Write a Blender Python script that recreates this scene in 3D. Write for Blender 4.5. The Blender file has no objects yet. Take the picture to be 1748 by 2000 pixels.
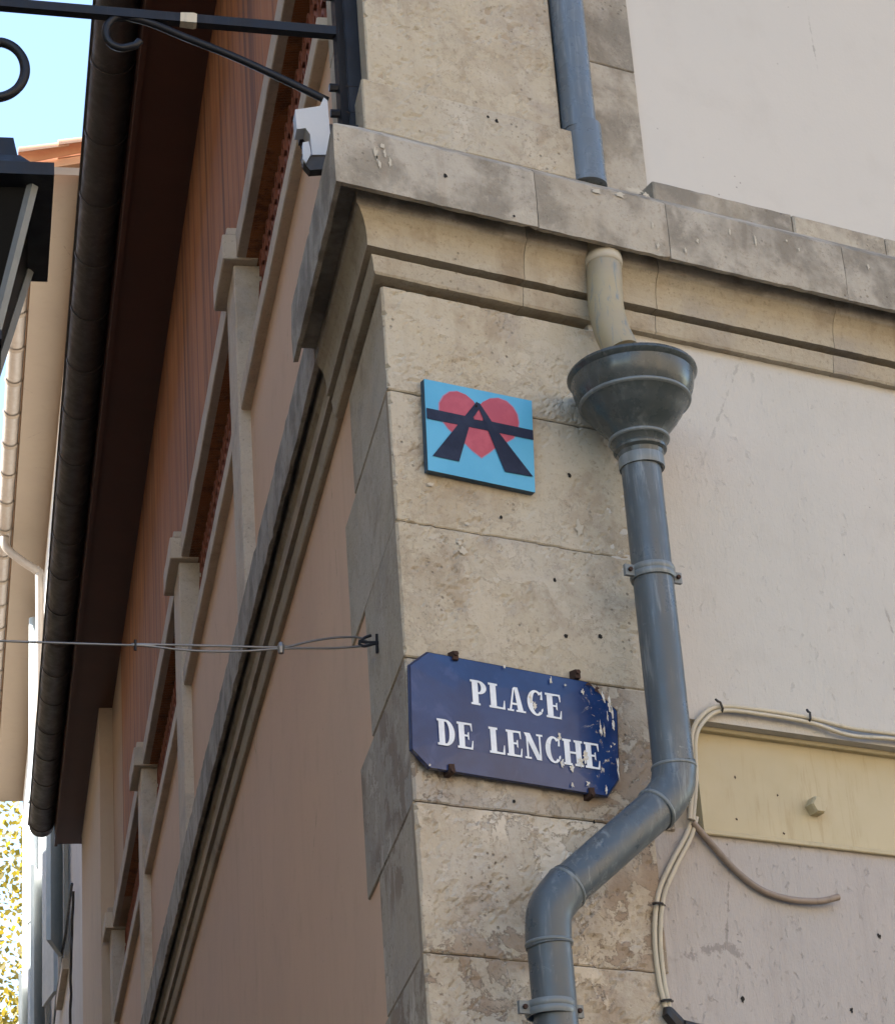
import bpy, math, random
import numpy as np
rnd = random.Random(7)
sc = bpy.context.scene

# ------------------------------------------------------------------ camera
def rot(az, pi_, ro):
    f = np.array([math.sin(az)*math.cos(pi_), math.cos(az)*math.cos(pi_), math.sin(pi_)])
    r = np.array([math.cos(az), -math.sin(az), 0.0]); d = np.cross(f, r)
    c, s = math.cos(ro), math.sin(ro)
    return np.array([c*r+s*d, -s*r+c*d, f])
FPX = 5172.0
M = rot(.525447, .444736, .0731642)
CAM = np.array([-2.72437, -4.94292, 1.6])
TH = 1.244315                                  # the street facade leaves the corner at 71 degrees to the square facade
LD = np.array([math.cos(TH), math.sin(TH), 0.0])   # along the street facade
LN = np.array([-math.sin(TH), math.cos(TH), 0.0])  # out of the street facade
cam = bpy.data.cameras.new('camera'); camo = bpy.data.objects.new('camera', cam)
sc.collection.objects.link(camo)
from mathutils import Matrix
camo.matrix_world = Matrix(((M[0][0], -M[1][0], -M[2][0], CAM[0]), (M[0][1], -M[1][1], -M[2][1], CAM[1]),
                            (M[0][2], -M[1][2], -M[2][2], CAM[2]), (0, 0, 0, 1)))
cam.sensor_fit = 'VERTICAL'; cam.sensor_height = 24.0; cam.sensor_width = 24.0
cam.lens = FPX/2000.0*24.0
cam.clip_start = .05; cam.clip_end = 3000
sc.camera = camo

# ------------------------------------------------------------------ sky, sun, exposure
SUN_EL = math.radians(38); SA = math.radians(12)
sh = LN*math.cos(SA)+LD*math.sin(SA)           # the sun stands over the roofs across the street
world = bpy.data.worlds.new('World'); sc.world = world; world.use_nodes = True
wn = world.node_tree.nodes
sky = wn.new('ShaderNodeTexSky'); sky.sky_type = 'NISHITA'; sky.sun_disc = False
sky.sun_elevation = SUN_EL; sky.sun_rotation = math.atan2(sh[0], sh[1])
sky.air_density = 1.0; sky.dust_density = .25; sky.ozone_density = 1.0
world.node_tree.links.new(sky.outputs[0], wn['Background'].inputs[0])
wn['Background'].inputs[1].default_value = 0.115
sl = bpy.data.lights.new('sun', 'SUN'); sl.energy = 4.9; sl.angle = math.radians(.5); sl.color = (1, .95, .88)
so = bpy.data.objects.new('sun', sl); sc.collection.objects.link(so)
from mathutils import Vector
sd = Vector((sh[0]*math.cos(SUN_EL), sh[1]*math.cos(SUN_EL), math.sin(SUN_EL)))
so.rotation_euler = sd.to_track_quat('Z', 'Y').to_euler(); so.location = (-20, 10, 40)
vs = sc.view_settings
vs.view_transform = 'Standard'; vs.look = 'None'; vs.gamma = 1.0; vs.use_curve_mapping = False
vs.exposure = 2.25
try:
    vs.use_white_balance = True; vs.white_balance_temperature = 6600; vs.white_balance_tint = 10
except Exception: pass
sc.cycles.max_bounces = 8; sc.cycles.diffuse_bounces = 5
try: sc.cycles.use_denoising = True
except Exception: pass

# ------------------------------------------------------------------ pixel -> place helpers
def ray(x, y): return M.T @ np.array([(x-874)/FPX, (y-1000)/FPX, 1.0])
def RX(x, y, o=0.0):
    """photo pixel -> (x, z) on the square facade at distance o in front of it"""
    r = ray(x, y); t = (-o-CAM[1])/r[1]; p = CAM+t*r
    return p[0], p[2]
def RP(x, y, o=0.0):
    a, b = RX(x, y, o); return np.array([a, -o, b])
def LX(x, y, o=0.0):
    r = ray(x, y); t = (o-CAM@LN)/(r@LN); p = CAM+t*r
    return p@LD, p[2]
def UP(x, y, u):
    """photo pixel -> (o, z) on the plane across the street facade at u"""
    r = ray(x, y); t = (u-CAM@LD)/(r@LD); p = CAM+t*r
    return p@LN, p[2]
def ZP(x, y, z):
    r = ray(x, y); t = (z-CAM[2])/r[2]; return CAM+t*r
def RW(x, o, z): return np.array([x, -o, z])
def LW(u, o, z): return LD*u+LN*o+np.array([0, 0, z])

# ------------------------------------------------------------------ materials
def lin(*c): return tuple((v/12.92 if v <= .04045 else ((v+.055)/1.055)**2.4) for v in [q/255 for q in c])
class NT:
    def __init__(s, name):
        s.m = bpy.data.materials.new(name); s.m.use_nodes = True
        s.t = s.m.node_tree; s.n = s.t.nodes; s.l = s.t.links
        s.b = s.n['Principled BSDF']; s.pos = s.n.new('ShaderNodeNewGeometry').outputs['Position']
    def link(s, a, b): s.l.new(a, b)
    def vec(s, sx, sy, sz, src=None):
        n = s.n.new('ShaderNodeVectorMath'); n.operation = 'MULTIPLY'; n.inputs[1].default_value = (sx, sy, sz)
        s.link(src or s.pos, n.inputs[0]); return n.outputs[0]
    def noise(s, scale, detail=6, rough=.6, dist=0.0, src=None):
        n = s.n.new('ShaderNodeTexNoise'); n.inputs['Scale'].default_value = scale; n.inputs['Detail'].default_value = detail
        n.inputs['Roughness'].default_value = rough; n.inputs['Distortion'].default_value = dist
        s.link(src or s.pos, n.inputs['Vector']); return n.outputs['Fac']
    def voro(s, scale, feature='F1', src=None, rand=1.0):
        n = s.n.new('ShaderNodeTexVoronoi'); n.feature = feature; n.inputs['Scale'].default_value = scale
        n.inputs['Randomness'].default_value = rand
        s.link(src or s.pos, n.inputs['Vector']); return n.outputs['Distance']
    def ramp(s, f, a, b, lo=0.0, hi=1.0):
        n = s.n.new('ShaderNodeMapRange'); n.interpolation_type = 'SMOOTHSTEP'
        for i, v in enumerate((a, b, lo, hi)): n.inputs[1+i].default_value = v
        s.link(f, n.inputs[0]); return n.outputs[0]
    def math(s, op, a, b=None):
        n = s.n.new('ShaderNodeMath'); n.operation = op
        for i, v in enumerate((a, b)):
            if v is None: continue
            if isinstance(v, (int, float)): n.inputs[i].default_value = v
            else: s.link(v, n.inputs[i])
        return n.outputs[0]
    def mix(s, f, a, b, mode='MIX'):
        n = s.n.new('ShaderNodeMix'); n.data_type = 'RGBA'; n.blend_type = mode
        for k, v in ((0, f), (6, a), (7, b)):
            if isinstance(v, (int, float)): n.inputs[k].default_value = v
            elif isinstance(v, tuple): n.inputs[k].default_value = v[:3]+(1,)
            else: s.link(v, n.inputs[k])
        return n.outputs[2]
    def sep(s, src=None):
        n = s.n.new('ShaderNodeSeparateXYZ'); s.link(src or s.pos, n.inputs[0]); return n.outputs
    def bump(s, h, strength, dist=.01, nrm=None):
        n = s.n.new('ShaderNodeBump'); n.inputs['Strength'].default_value = strength; n.inputs['Distance'].default_value = dist
        s.link(h, n.inputs['Height'])
        if nrm is not None: s.link(nrm, n.inputs['Normal'])
        return n.outputs[0]
    def out(s, col=None, rough=None, nrm=None, metal=None):
        if col is not None:
            if isinstance(col, tuple): s.b.inputs['Base Color'].default_value = col[:3]+(1,)
            else: s.link(col, s.b.inputs['Base Color'])
        if rough is not None:
            if isinstance(rough, (int, float)): s.b.inputs['Roughness'].default_value = rough
            else: s.link(rough, s.b.inputs['Roughness'])
        if nrm is not None: s.link(nrm, s.b.inputs['Normal'])
        if metal is not None: s.b.inputs['Metallic'].default_value = metal
        return s.m

def stone_mat(name, a, b, dark, light, pit=.5, flake=.4, seedv=0.0, zgrey=None):
    t = NT(name)
    p = t.n.new('ShaderNodeVectorMath'); p.operation = 'ADD'; p.inputs[1].default_value = (seedv, seedv*1.7, seedv*.6)
    t.link(t.pos, p.inputs[0]); p = p.outputs[0]
    oi = t.n.new('ShaderNodeObjectInfo').outputs['Random']
    vo = t.n.new('ShaderNodeCombineXYZ')
    for kk in range(3): t.link(t.math('MULTIPLY', oi, (23.0, 41.0, 17.0)[kk]), vo.inputs[kk])
    pa = t.n.new('ShaderNodeVectorMath'); pa.operation = 'ADD'; t.link(p, pa.inputs[0]); t.link(vo.outputs[0], pa.inputs[1]); p = pa.outputs[0]
    big = t.noise(2.6, 4, .6, .5, p); mid = t.noise(13, 5, .68, .3, p); fine = t.noise(75, 4, .7, 0, p)
    c = t.mix(t.ramp(big, .34, .66), a, b)
    c = t.mix(t.ramp(t.noise(5.5, 5, .66, .4, p), .50, .70, 0, .62), c, dark)          # brown water stains
    grey = tuple(.66*sum(light)/3*k for k in (1.07, .985, .88))
    c = t.mix(t.ramp(t.noise(3.4, 5, .64, .3, t.vec(1, 1, 1.6, p)), .52, .68, 0, .6), c, grey)   # lichen grey
    if zgrey:   # the rain-washed drip course has weathered grey
        zz = t.sep()[2]; m0 = t.math('MULTIPLY', t.ramp(zz, zgrey-.003, zgrey+.003), t.ramp(t.noise(4.0, 4, .6, .3, p), .25, .55, .45, .95))
        c = t.mix(m0, c, t.mix(t.ramp(t.noise(7, 4, .6, .3, p), .4, .62), (.40, .375, .325), (.215, .198, .168)))
    c = t.mix(t.ramp(mid, .54, .72, 0, .4), c, light)
    strk = t.noise(1.0, 4, .6, .2, t.vec(18, 18, 2.2, p))
    c = t.mix(t.ramp(strk, .55, .75, 0, .3), c, dark)
    c = t.mix(t.ramp(fine, .54, .70, 0, .42), c, tuple(v*.8 for v in dark))
    c = t.mix(t.ramp(fine, .42, .30, 0, .25), c, light)
    # scaled-off skin: ragged shallow shelves, bare stone paler or browner
    fl = t.noise(8.5, 7, .74, .35, p); where = t.ramp(t.noise(2.1, 3, .5, 0, p), .42, .55)
    flk = t.math('MULTIPLY', t.ramp(fl, .50, .52), where)
    rim = t.math('MULTIPLY', t.ramp(t.math('ABSOLUTE', t.math('SUBTRACT', fl, .507)), .003, .012, 1, 0), where)
    c = t.mix(t.math('MULTIPLY', flk, flake*.75), c, t.mix(t.ramp(t.noise(3.0, 2, .5, 0, p), .45, .55), light, dark))
    c = t.mix(t.math('MULTIPLY', rim, flake*.55), c, tuple(v*.5 for v in dark))
    pm = t.math('MULTIPLY', t.ramp(t.voro(48, 'F1', p), .10, .24, 1, 0), t.ramp(t.noise(5.3, 3, .6, 0, p), .53, .66))
    c = t.mix(t.math('MULTIPLY', pm, pit*.9), c, tuple(v*.35 for v in dark))
    c = t.mix(1.0, c, t.mix(oi, (.86, .85, .84), (1.1, 1.08, 1.04)), 'MULTIPLY')
    sp = t.math('MULTIPLY', t.ramp(t.noise(120, 3, .6, 0, p), .60, .68), t.ramp(t.noise(6.5, 3, .6, 0, p), .42, .62))
    c = t.mix(t.math('MULTIPLY', sp, .75*pit), c, tuple(v*.4 for v in dark))
    h = t.math('ADD', t.math('MULTIPLY', mid, .45), t.math('MULTIPLY', fine, .28))
    h = t.math('SUBTRACT', h, t.math('MULTIPLY', pm, .6*pit))
    h = t.math('ADD', h, t.math('MULTIPLY', flk, .35*flake))
    return t.out(c, .92, t.bump(h, .7, .010))

def plaster_mat(name, a, b, stain, bumpv=.35, streak=.35, trowel=0.0):
    t = NT(name)
    big = t.noise(1.3, 5, .55, .4); mid = t.noise(7, 6, .6); fine = t.noise(120, 4, .6)
    c = t.mix(t.ramp(big, .35, .65), a, b)
    c = t.mix(t.ramp(mid, .5, .75, 0, .3), c, stain)
    strk = t.noise(1.0, 6, .7, .25, t.vec(7, 7, .4))
    c = t.mix(t.ramp(strk, .52, .72, 0, streak), c, stain)
    sp = t.math('MULTIPLY', t.ramp(t.voro(26), .05, .09, 1, 0), t.ramp(t.noise(3.1, 2), .58, .62))
    c = t.mix(t.math('MULTIPLY', sp, .6), c, tuple(v*.3 for v in stain))
    h = t.math('ADD', t.math('MULTIPLY', fine, .25), t.math('MULTIPLY', t.noise(18, 5, .6), .5))
    ck = t.voro(1.1, 'DISTANCE_TO_EDGE', t.vec(1, 1, .8)); ckw = t.noise(26, 4, .7); ckm = t.ramp(t.noise(1.7, 2), .54, .62)
    crack = t.math('MULTIPLY', t.ramp(t.math('ADD', ck, t.math('MULTIPLY', t.math('SUBTRACT', ckw, .5), .035)), .0, .0035, 1, 0), ckm)
    c = t.mix(t.math('MULTIPLY', crack, .45), c, tuple(v*.45 for v in stain))
    if trowel:
        q = t.noise(1.0, 5, .7, .8, t.vec(70, 70, 14)); h = t.math('ADD', h, t.math('MULTIPLY', q, trowel))
        sc_ = t.ramp(t.noise(1.0, 7, .75, .6, t.vec(46, 46, 30)), .58, .70)
        h = t.math('SUBTRACT', h, t.math('MULTIPLY', sc_, trowel*.5))
        c = t.mix(t.math('MULTIPLY', sc_, .15), c, stain)
    return t.out(c, .93, t.bump(h, bumpv, .006))

def paint_mat(name, a, b, worn, rough=.42, wear=.5, streak=True, metal=0.0, spec=.5):
    t = NT(name)
    c = t.mix(t.ramp(t.noise(3.1, 5, .6), .35, .65), a, b)
    if streak:
        s = t.noise(1.0, 7, .7, .5, t.vec(55, 55, 5)); m1 = t.ramp(t.noise(3.7, 3), .38, .56)
        c = t.mix(t.math('MULTIPLY', t.math('MULTIPLY', t.ramp(s, .50, .66), m1), wear), c, worn)
    sp = t.math('MULTIPLY', t.ramp(t.noise(38, 6, .7, 1.0), .64, .69), t.ramp(t.noise(5, 2), .5, .6))
    c = t.mix(t.math('MULTIPLY', sp, wear), c, worn)
    r = t.ramp(t.noise(17, 5), .3, .7, rough-.08, rough+.14)
    t.b.inputs['Specular IOR Level'].default_value = spec
    return t.out(c, r, t.bump(t.noise(34, 4), .12, .004), metal)

m_stone = stone_mat('limestone_ochre', (.405, .36, .275), (.42, .39, .325), (.25, .20, .145), (.52, .48, .41), .6, .3, 0)
m_stone_low = stone_mat('limestone_flaking', (.415, .365, .285), (.42, .39, .335), (.26, .195, .14), (.58, .53, .445), .7, 1.0, 3.3)
m_cornice = stone_mat('limestone_grey', (.405, .355, .268), (.39, .355, .285), (.235, .185, .13), (.49, .45, .38), .5, .12, 6.1, 5.10)
m_mortar = NT('lime_mortar'); m_mortar = m_mortar.out(m_mortar.mix(m_mortar.noise(30), (.26, .205, .14), (.40, .34, .25)), .95)
m_plaster = plaster_mat('cream_plaster', (.525, .505, .465), (.51, .495, .46), (.455, .43, .39), .22, .10)
m_plaster_low = plaster_mat('rough_lilac_plaster', (.41, .375, .345), (.385, .36, .335), (.27, .24, .215), .75, .35, .8)
m_plaster_mid = plaster_mat('worn_cream_plaster', (.505, .482, .442), (.475, .462, .425), (.40, .375, .335), .7, .14, .5)
m_street = plaster_mat('pink_beige_plaster', (.68, .475, .325), (.65, .455, .315), (.53, .36, .24), .4, .25)
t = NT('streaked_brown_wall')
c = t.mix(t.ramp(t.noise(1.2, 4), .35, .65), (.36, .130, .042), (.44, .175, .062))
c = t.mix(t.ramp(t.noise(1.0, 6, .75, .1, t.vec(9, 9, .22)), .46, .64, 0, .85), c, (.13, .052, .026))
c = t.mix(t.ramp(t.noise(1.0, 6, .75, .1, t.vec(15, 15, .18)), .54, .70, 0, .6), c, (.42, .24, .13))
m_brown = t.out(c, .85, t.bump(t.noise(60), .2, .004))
m_tan = plaster_mat('tan_wall', (.48, .34, .22), (.45, .31, .20), (.34, .22, .14), .25, .4)
m_beige = plaster_mat('light_beige_wall', (.60, .48, .35), (.57, .45, .33), (.45, .34, .25), .25, .3)
m_trim = stone_mat('pale_trim_stone', (.56, .48, .38), (.58, .52, .44), (.40, .32, .24), (.64, .59, .51), .3, .1, 9.4)
m_soffit = NT('dark_eave_board'); q = m_soffit.noise(1.0, 5, .6, .3, m_soffit.vec(3, 3, 30))
m_soffit = m_soffit.out(m_soffit.mix(q, (.060, .022, .014), (.11, .042, .024)), .6)
m_gutter = paint_mat('dark_gutter_zinc', (.055, .046, .042), (.075, .063, .057), (.16, .145, .13), .5, .35)
m_pipe = paint_mat('grey_blue_zinc', (.064, .082, .095), (.082, .101, .114), (.26, .29, .30), .33, .6)
m_pipe_up = paint_mat('blue_grey_pvc', (.095, .122, .150), (.115, .143, .172), (.28, .32, .35), .28, .4)
m_hopper = paint_mat('dark_zinc', (.046, .058, .060), (.060, .073, .075), (.18, .20, .20), .26, .35)
m_cream = paint_mat('cream_painted_pipe', (.34, .29, .18), (.29, .255, .185), (.17, .20, .20), .55, .9)
m_band = paint_mat('galvanised_band', (.13, .155, .165), (.165, .19, .20), (.34, .36, .36), .35, .4)
m_iron = paint_mat('black_iron', (.008, .009, .013), (.012, .014, .019), (.03, .03, .035), .42, .3, True, 0.0, .3)
m_rust = NT('rust'); m_rust = m_rust.out(m_rust.mix(m_rust.noise(60), (.022, .013, .010), (.06, .026, .014)), .9)
m_yellow = paint_mat('cream_yellow_paint', (.44, .375, .235), (.42, .36, .225), (.30, .22, .10), .5, .35, True)
m_cable = paint_mat('ivory_cable', (.52, .47, .36), (.45, .41, .32), (.25, .22, .17), .5, .4)
m_cable_d = paint_mat('brown_cable', (.28, .22, .17), (.22, .175, .14), (.12, .09, .07), .5, .4)
m_steel = paint_mat('wire_rope', (.22, .22, .22), (.14, .14, .14), (.4, .4, .4), .4, .4, False, .6)
m_white = paint_mat('white_plastic', (.46, .48, .50), (.43, .45, .47), (.36, .37, .37), .4, .2)
m_black = paint_mat('black_plastic', (.02, .018, .018), (.03, .027, .025), (.06, .055, .05), .5, .2)
m_hole = NT('drill_hole'); m_hole = m_hole.out((.012, .01, .008), .95)
m_chip = NT('pale_chip'); m_chip = m_chip.out(m_chip.mix(m_chip.noise(90), (.42, .38, .30), (.50, .47, .40)), .9)
m_terra = NT('terracotta'); q = m_terra.noise(13, 5)
m_terra = m_terra.out(m_terra.mix(q, (.20, .06, .034), (.30, .10, .055)), .8, m_terra.bump(m_terra.noise(50), .3))
m_tile = NT('sunny_clay'); m_tile = m_tile.out(m_tile.mix(m_tile.noise(9, 5), (.50, .27, .15), (.62, .38, .23)), .8)
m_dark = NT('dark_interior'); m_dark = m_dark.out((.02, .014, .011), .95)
m_ground = NT('paving'); q = m_ground.noise(.7, 8)
m_ground = m_ground.out(m_ground.mix(q, (.060, .050, .041), (.085, .071, .058)), .9)
m_opp = plaster_mat('ochre_plaster', (.55, .40, .25), (.52, .38, .24), (.36, .25, .16), .2, .4)
m_nb = plaster_mat('grey_white_plaster', (.58, .56, .53), (.54, .53, .51), (.40, .37, .34), .3, .4)
m_nb_soffit = plaster_mat('beige_soffit', (.27, .215, .155), (.26, .205, .15), (.22, .17, .12), .15, .1)
m_nb_gut = paint_mat('stone_coloured_gutter', (.30, .25, .20), (.27, .225, .18), (.42, .36, .29), .5, .3)
m_shut = paint_mat('grey_blue_shutter', (.36, .42, .44), (.42, .47, .48), (.6, .63, .63), .5, .4)
m_glass = NT('window_glass'); m_glass = m_glass.out((.03, .035, .04), .08)
m_bark = NT('bark'); m_bark = m_bark.out(m_bark.mix(m_bark.noise(3), (.14, .11, .08), (.25, .21, .16)), .9)
m_wood = NT('shutter_wood'); m_wood = m_wood.out((.10, .13, .10), .6)

# ------------------------------------------------------------------ object helpers
COL = sc.collection
def tag(o, label=None, cat=None, group=None, kind=None):
    if label: o['label'] = label
    if cat: o['category'] = cat
    if group: o['group'] = group
    if kind: o['kind'] = kind
    return o
def wloc(o):
    v = Vector(o.location)
    while o.parent: o = o.parent; v = v+Vector(o.location)
    return v
def empty(name, loc, label, cat, group=None, parent=None):
    o = bpy.data.objects.new(name, None); COL.objects.link(o); o.empty_display_size = .1
    o.location = Vector(tuple(loc))-(wloc(parent) if parent else Vector((0, 0, 0))); o.parent = parent
    return tag(o, label, cat, group)
def mesh_obj(name, V, Fc, mat, parent=None, smooth=False, sharp=None):
    V = np.asarray(V, float); c = (V.min(0)+V.max(0))/2
    me = bpy.data.meshes.new(name); me.from_pydata([tuple(v) for v in V-c], [], [tuple(f) for f in Fc]); me.validate()
    if smooth:
        me.polygons.foreach_set('use_smooth', [True]*len(me.polygons))
        if sharp is not None:
            try: me.set_sharp_from_angle(angle=math.radians(sharp))
            except Exception: pass
    me.materials.append(mat)
    o = bpy.data.objects.new(name, me); COL.objects.link(o)
    o.location = Vector(tuple(c))-(wloc(parent) if parent else Vector((0, 0, 0))); o.parent = parent
    return o
class MB:
    def __init__(s): s.V = []; s.F = []
    def add(s, V, Fc):
        k = len(s.V); s.V += [tuple(v) for v in V]; s.F += [tuple(i+k for i in f) for f in Fc]; return s
    def obj(s, name, mat, parent=None, smooth=False, sharp=None): return mesh_obj(name, s.V, s.F, mat, parent, smooth, sharp)
def hexa(P):   # 8 points: bottom ring 0-3, top ring 4-7
    return P, [(0, 3, 2, 1), (4, 5, 6, 7), (0, 1, 5, 4), (1, 2, 6, 5), (2, 3, 7, 6), (3, 0, 4, 7)]
def boxR(x0, x1, o0, o1, z0, z1):
    return hexa([RW(x0, o1, z0), RW(x1, o1, z0), RW(x1, o0, z0), RW(x0, o0, z0), RW(x0, o1, z1), RW(x1, o1, z1), RW(x1, o0, z1), RW(x0, o0, z1)])
def boxL(u0, u1, o0, o1, z0, z1):
    return hexa([LW(u1, o1, z0), LW(u0, o1, z0), LW(u0, o0, z0), LW(u1, o0, z0), LW(u1, o1, z1), LW(u0, o1, z1), LW(u0, o0, z1), LW(u1, o0, z1)])
def bevbox(fn, a0, a1, o0, o1, z0, z1, b=.004, jit=0.0, n=1):
    """box whose outer edges are chamfered by b, with n stations along it and worn arrises"""
    V, Fc = [], []
    sts = [a0, a0+b]+[a0+(a1-a0)*i/n for i in range(1, n)]+[a1-b, a1]
    prof = [(o0, z0), (o1-b, z0), (o1, z0+b), (o1, z1-b), (o1-b, z1), (o0, z1)]
    for i, a in enumerate(sts):
        end = i in (0, len(sts)-1)
        for j, (o, z) in enumerate(prof):
            if end and j in (1, 2, 3, 4): o = min(o, o1-b)
            if end: z = min(max(z, z0+b*.6), z1-b*.6)
            jo = rnd.uniform(-jit, 0) if j in (1, 2, 3, 4) else 0
            jz = rnd.uniform(-jit, jit) if j in (2, 3) else 0
            V.append(fn(a, o+jo, z+jz))
    k = len(prof)
    flip = fn is LW
    for i in range(len(sts)-1):
        for j in range(k):
            f = (i*k+j, (i+1)*k+j, (i+1)*k+(j+1) % k, i*k+(j+1) % k)
            Fc.append(f if not flip else f[::-1])
    e0 = tuple(range(k)); e1 = tuple(range((len(sts)-1)*k, len(sts)*k))
    Fc.append(e0[::-1] if flip else e0); Fc.append(e1 if flip else e1[::-1])
    # make windings outward whatever the frame
    return V, [f[::-1] for f in Fc]
def frames(P):
    P = [np.asarray(p, float) for p in P]; T = []
    for i in range(len(P)):
        a = P[max(i-1, 0)]; b = P[min(i+1, len(P)-1)]; t = b-a; T.append(t/np.linalg.norm(t))
    n = np.cross(T[0], [0, 0, 1.0])
    if np.linalg.norm(n) < .2: n = np.cross(T[0], [0, 1.0, 0])
    n /= np.linalg.norm(n); out = []
    for t in T:
        n = n-t*(n@t); n /= np.linalg.norm(n); out.append((n, np.cross(t, n)))
    return P, out
def tube(P, r, seg=16, caps=True, sq=False):
    P, fr = frames(P); V, Fc = [], []
    rr = r if isinstance(r, (list, tuple)) else [r]*len(P)
    for p, (n, b), q in zip(P, fr, rr):
        for k in range(seg):
            a = 2*math.pi*(k+(.5 if sq else 0))/seg; V.append(p+(n*math.cos(a)+b*math.sin(a))*q)
    for i in range(len(P)-1):
        for k in range(seg):
            Fc.append((i*seg+k, i*seg+(k+1) % seg, (i+1)*seg+(k+1) % seg, (i+1)*seg+k))
    if caps: Fc += [tuple(range(seg))[::-1], tuple(range((len(P)-1)*seg, len(P)*seg))]
    return V, Fc
def smoothpath(P, n=8):
    P = [np.asarray(p, float) for p in P]; Q = [2*P[0]-P[1]]+P+[2*P[-1]-P[-2]]; out = []
    for i in range(1, len(Q)-2):
        for k in range(n):
            t = k/n; a, b, c, d = Q[i-1], Q[i], Q[i+1], Q[i+2]
            out.append(.5*((2*b)+(c-a)*t+(2*a-5*b+4*c-d)*t*t+(3*b-a-3*c+d)*t**3))
    out.append(P[-1]); return out
def lathe(c, prof, seg=40):
    V, Fc = [], []
    for r, z in prof:
        for k in range(seg):
            a = 2*math.pi*k/seg; V.append((c[0]+r*math.cos(a), c[1]+r*math.sin(a), c[2]+z))
    for i in range(len(prof)-1):
        for k in range(seg): Fc.append((i*seg+k, i*seg+(k+1) % seg, (i+1)*seg+(k+1) % seg, (i+1)*seg+k)[::-1])
    return V, Fc
def poly_plate(pts, back):
    """extruded outline: pts are front points (3D), back is the offset vector"""
    n = len(pts); pts = [np.asarray(p, float) for p in pts]; V = pts+[p+back for p in pts]
    return V, [tuple(range(n)), tuple(range(2*n-1, n-1, -1))]+[(i, i+n, (i+1) % n+n, (i+1) % n) for i in range(n)]

# ================================================================== THE SETTING
mesh_obj('ground', [(-400, -400, 0), (400, -400, 0), (400, 400, 0), (-400, 400, 0)], [(0, 1, 2, 3)], m_ground)['kind'] = 'structure'

# ================================================================== CORNER BUILDING
bld = empty('corner_building', (0, 0, 0), 'old corner building with stone quoins, cream square front and dark deep eave over the street', 'building')
W = -.006        # plane of the street plaster relative to the quoin faces
ZS = 8.37       # eave soffit
# --- walls
MB().add(*boxL(.46, 11.52, -.40, W, 0, 6.17)).obj('street_wall', m_street, bld)
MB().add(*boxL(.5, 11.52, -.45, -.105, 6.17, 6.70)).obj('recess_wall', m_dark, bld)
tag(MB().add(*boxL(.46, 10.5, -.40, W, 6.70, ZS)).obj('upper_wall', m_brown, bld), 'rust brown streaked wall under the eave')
MB().add(*boxL(10.5, 11.52, -.40, W, 6.70, ZS)).obj('end_wall', m_tan, bld)
MB().add(*boxL(11.52, 14.2, -.40, .085, 0, ZS)).obj('end_bay_wall', m_beige, bld)
MB().add(*boxR(.60, 9, -.40, -.004, 3.875, 4.95)).obj('square_wall', m_plaster_mid, bld)
MB().add(*boxR(.88, 9, -.40, -.07, 5.30, ZS)).obj('upper_square_wall', m_plaster, bld)
tag(MB().add(*boxR(.60, 9, -.40, -.010, 0, 3.592)).obj('lower_square_wall', m_plaster_low, bld), 'rough lilac grey plaster below the steel beam')
MB().add(*boxR(.60, 9, -.40, -.115, 3.58, 3.90)).obj('beam_recess', m_plaster_mid, bld)
MB().add(*boxR(.30, 9, -.42, -.10, 4.90, 5.40)).obj('core_wall', m_mortar, bld)
# --- corner pilaster of quoin stones
pil = MB()
def plan(w, l, d=.25):
    a = np.array([w, 0]); b = np.array([w, d]); e = (LD*l)[:2]; f = e-LN[:2]*d
    return a, b, f, e
from mathutils import noise as mnoise
def relief(x, z, amt):
    """eroded stone face: depth in metres behind the dressed plane"""
    v = Vector((x*1.0, 3.7, z*1.0))
    f = mnoise.fractal(v*9.0, .75, 2.1, 5)
    region = mnoise.noise(v*2.3+Vector((9, 0, 4)))+.28*amt
    d = .0012*mnoise.fractal(v*34, .8, 2.0, 3)+.0012*mnoise.noise(v*5)
    k = f+.55*region-.34+.12*amt
    if k > 0: d += min(1, k/.05)*(.0022+.0030*amt)*(1+.5*mnoise.noise(v*60))
    p = mnoise.noise(v*52+Vector((3, 1, 2)))
    if p > .42 and region > -.05: d += .004*min(1, (p-.42)/.12)
    return max(d, -.001)
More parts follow.
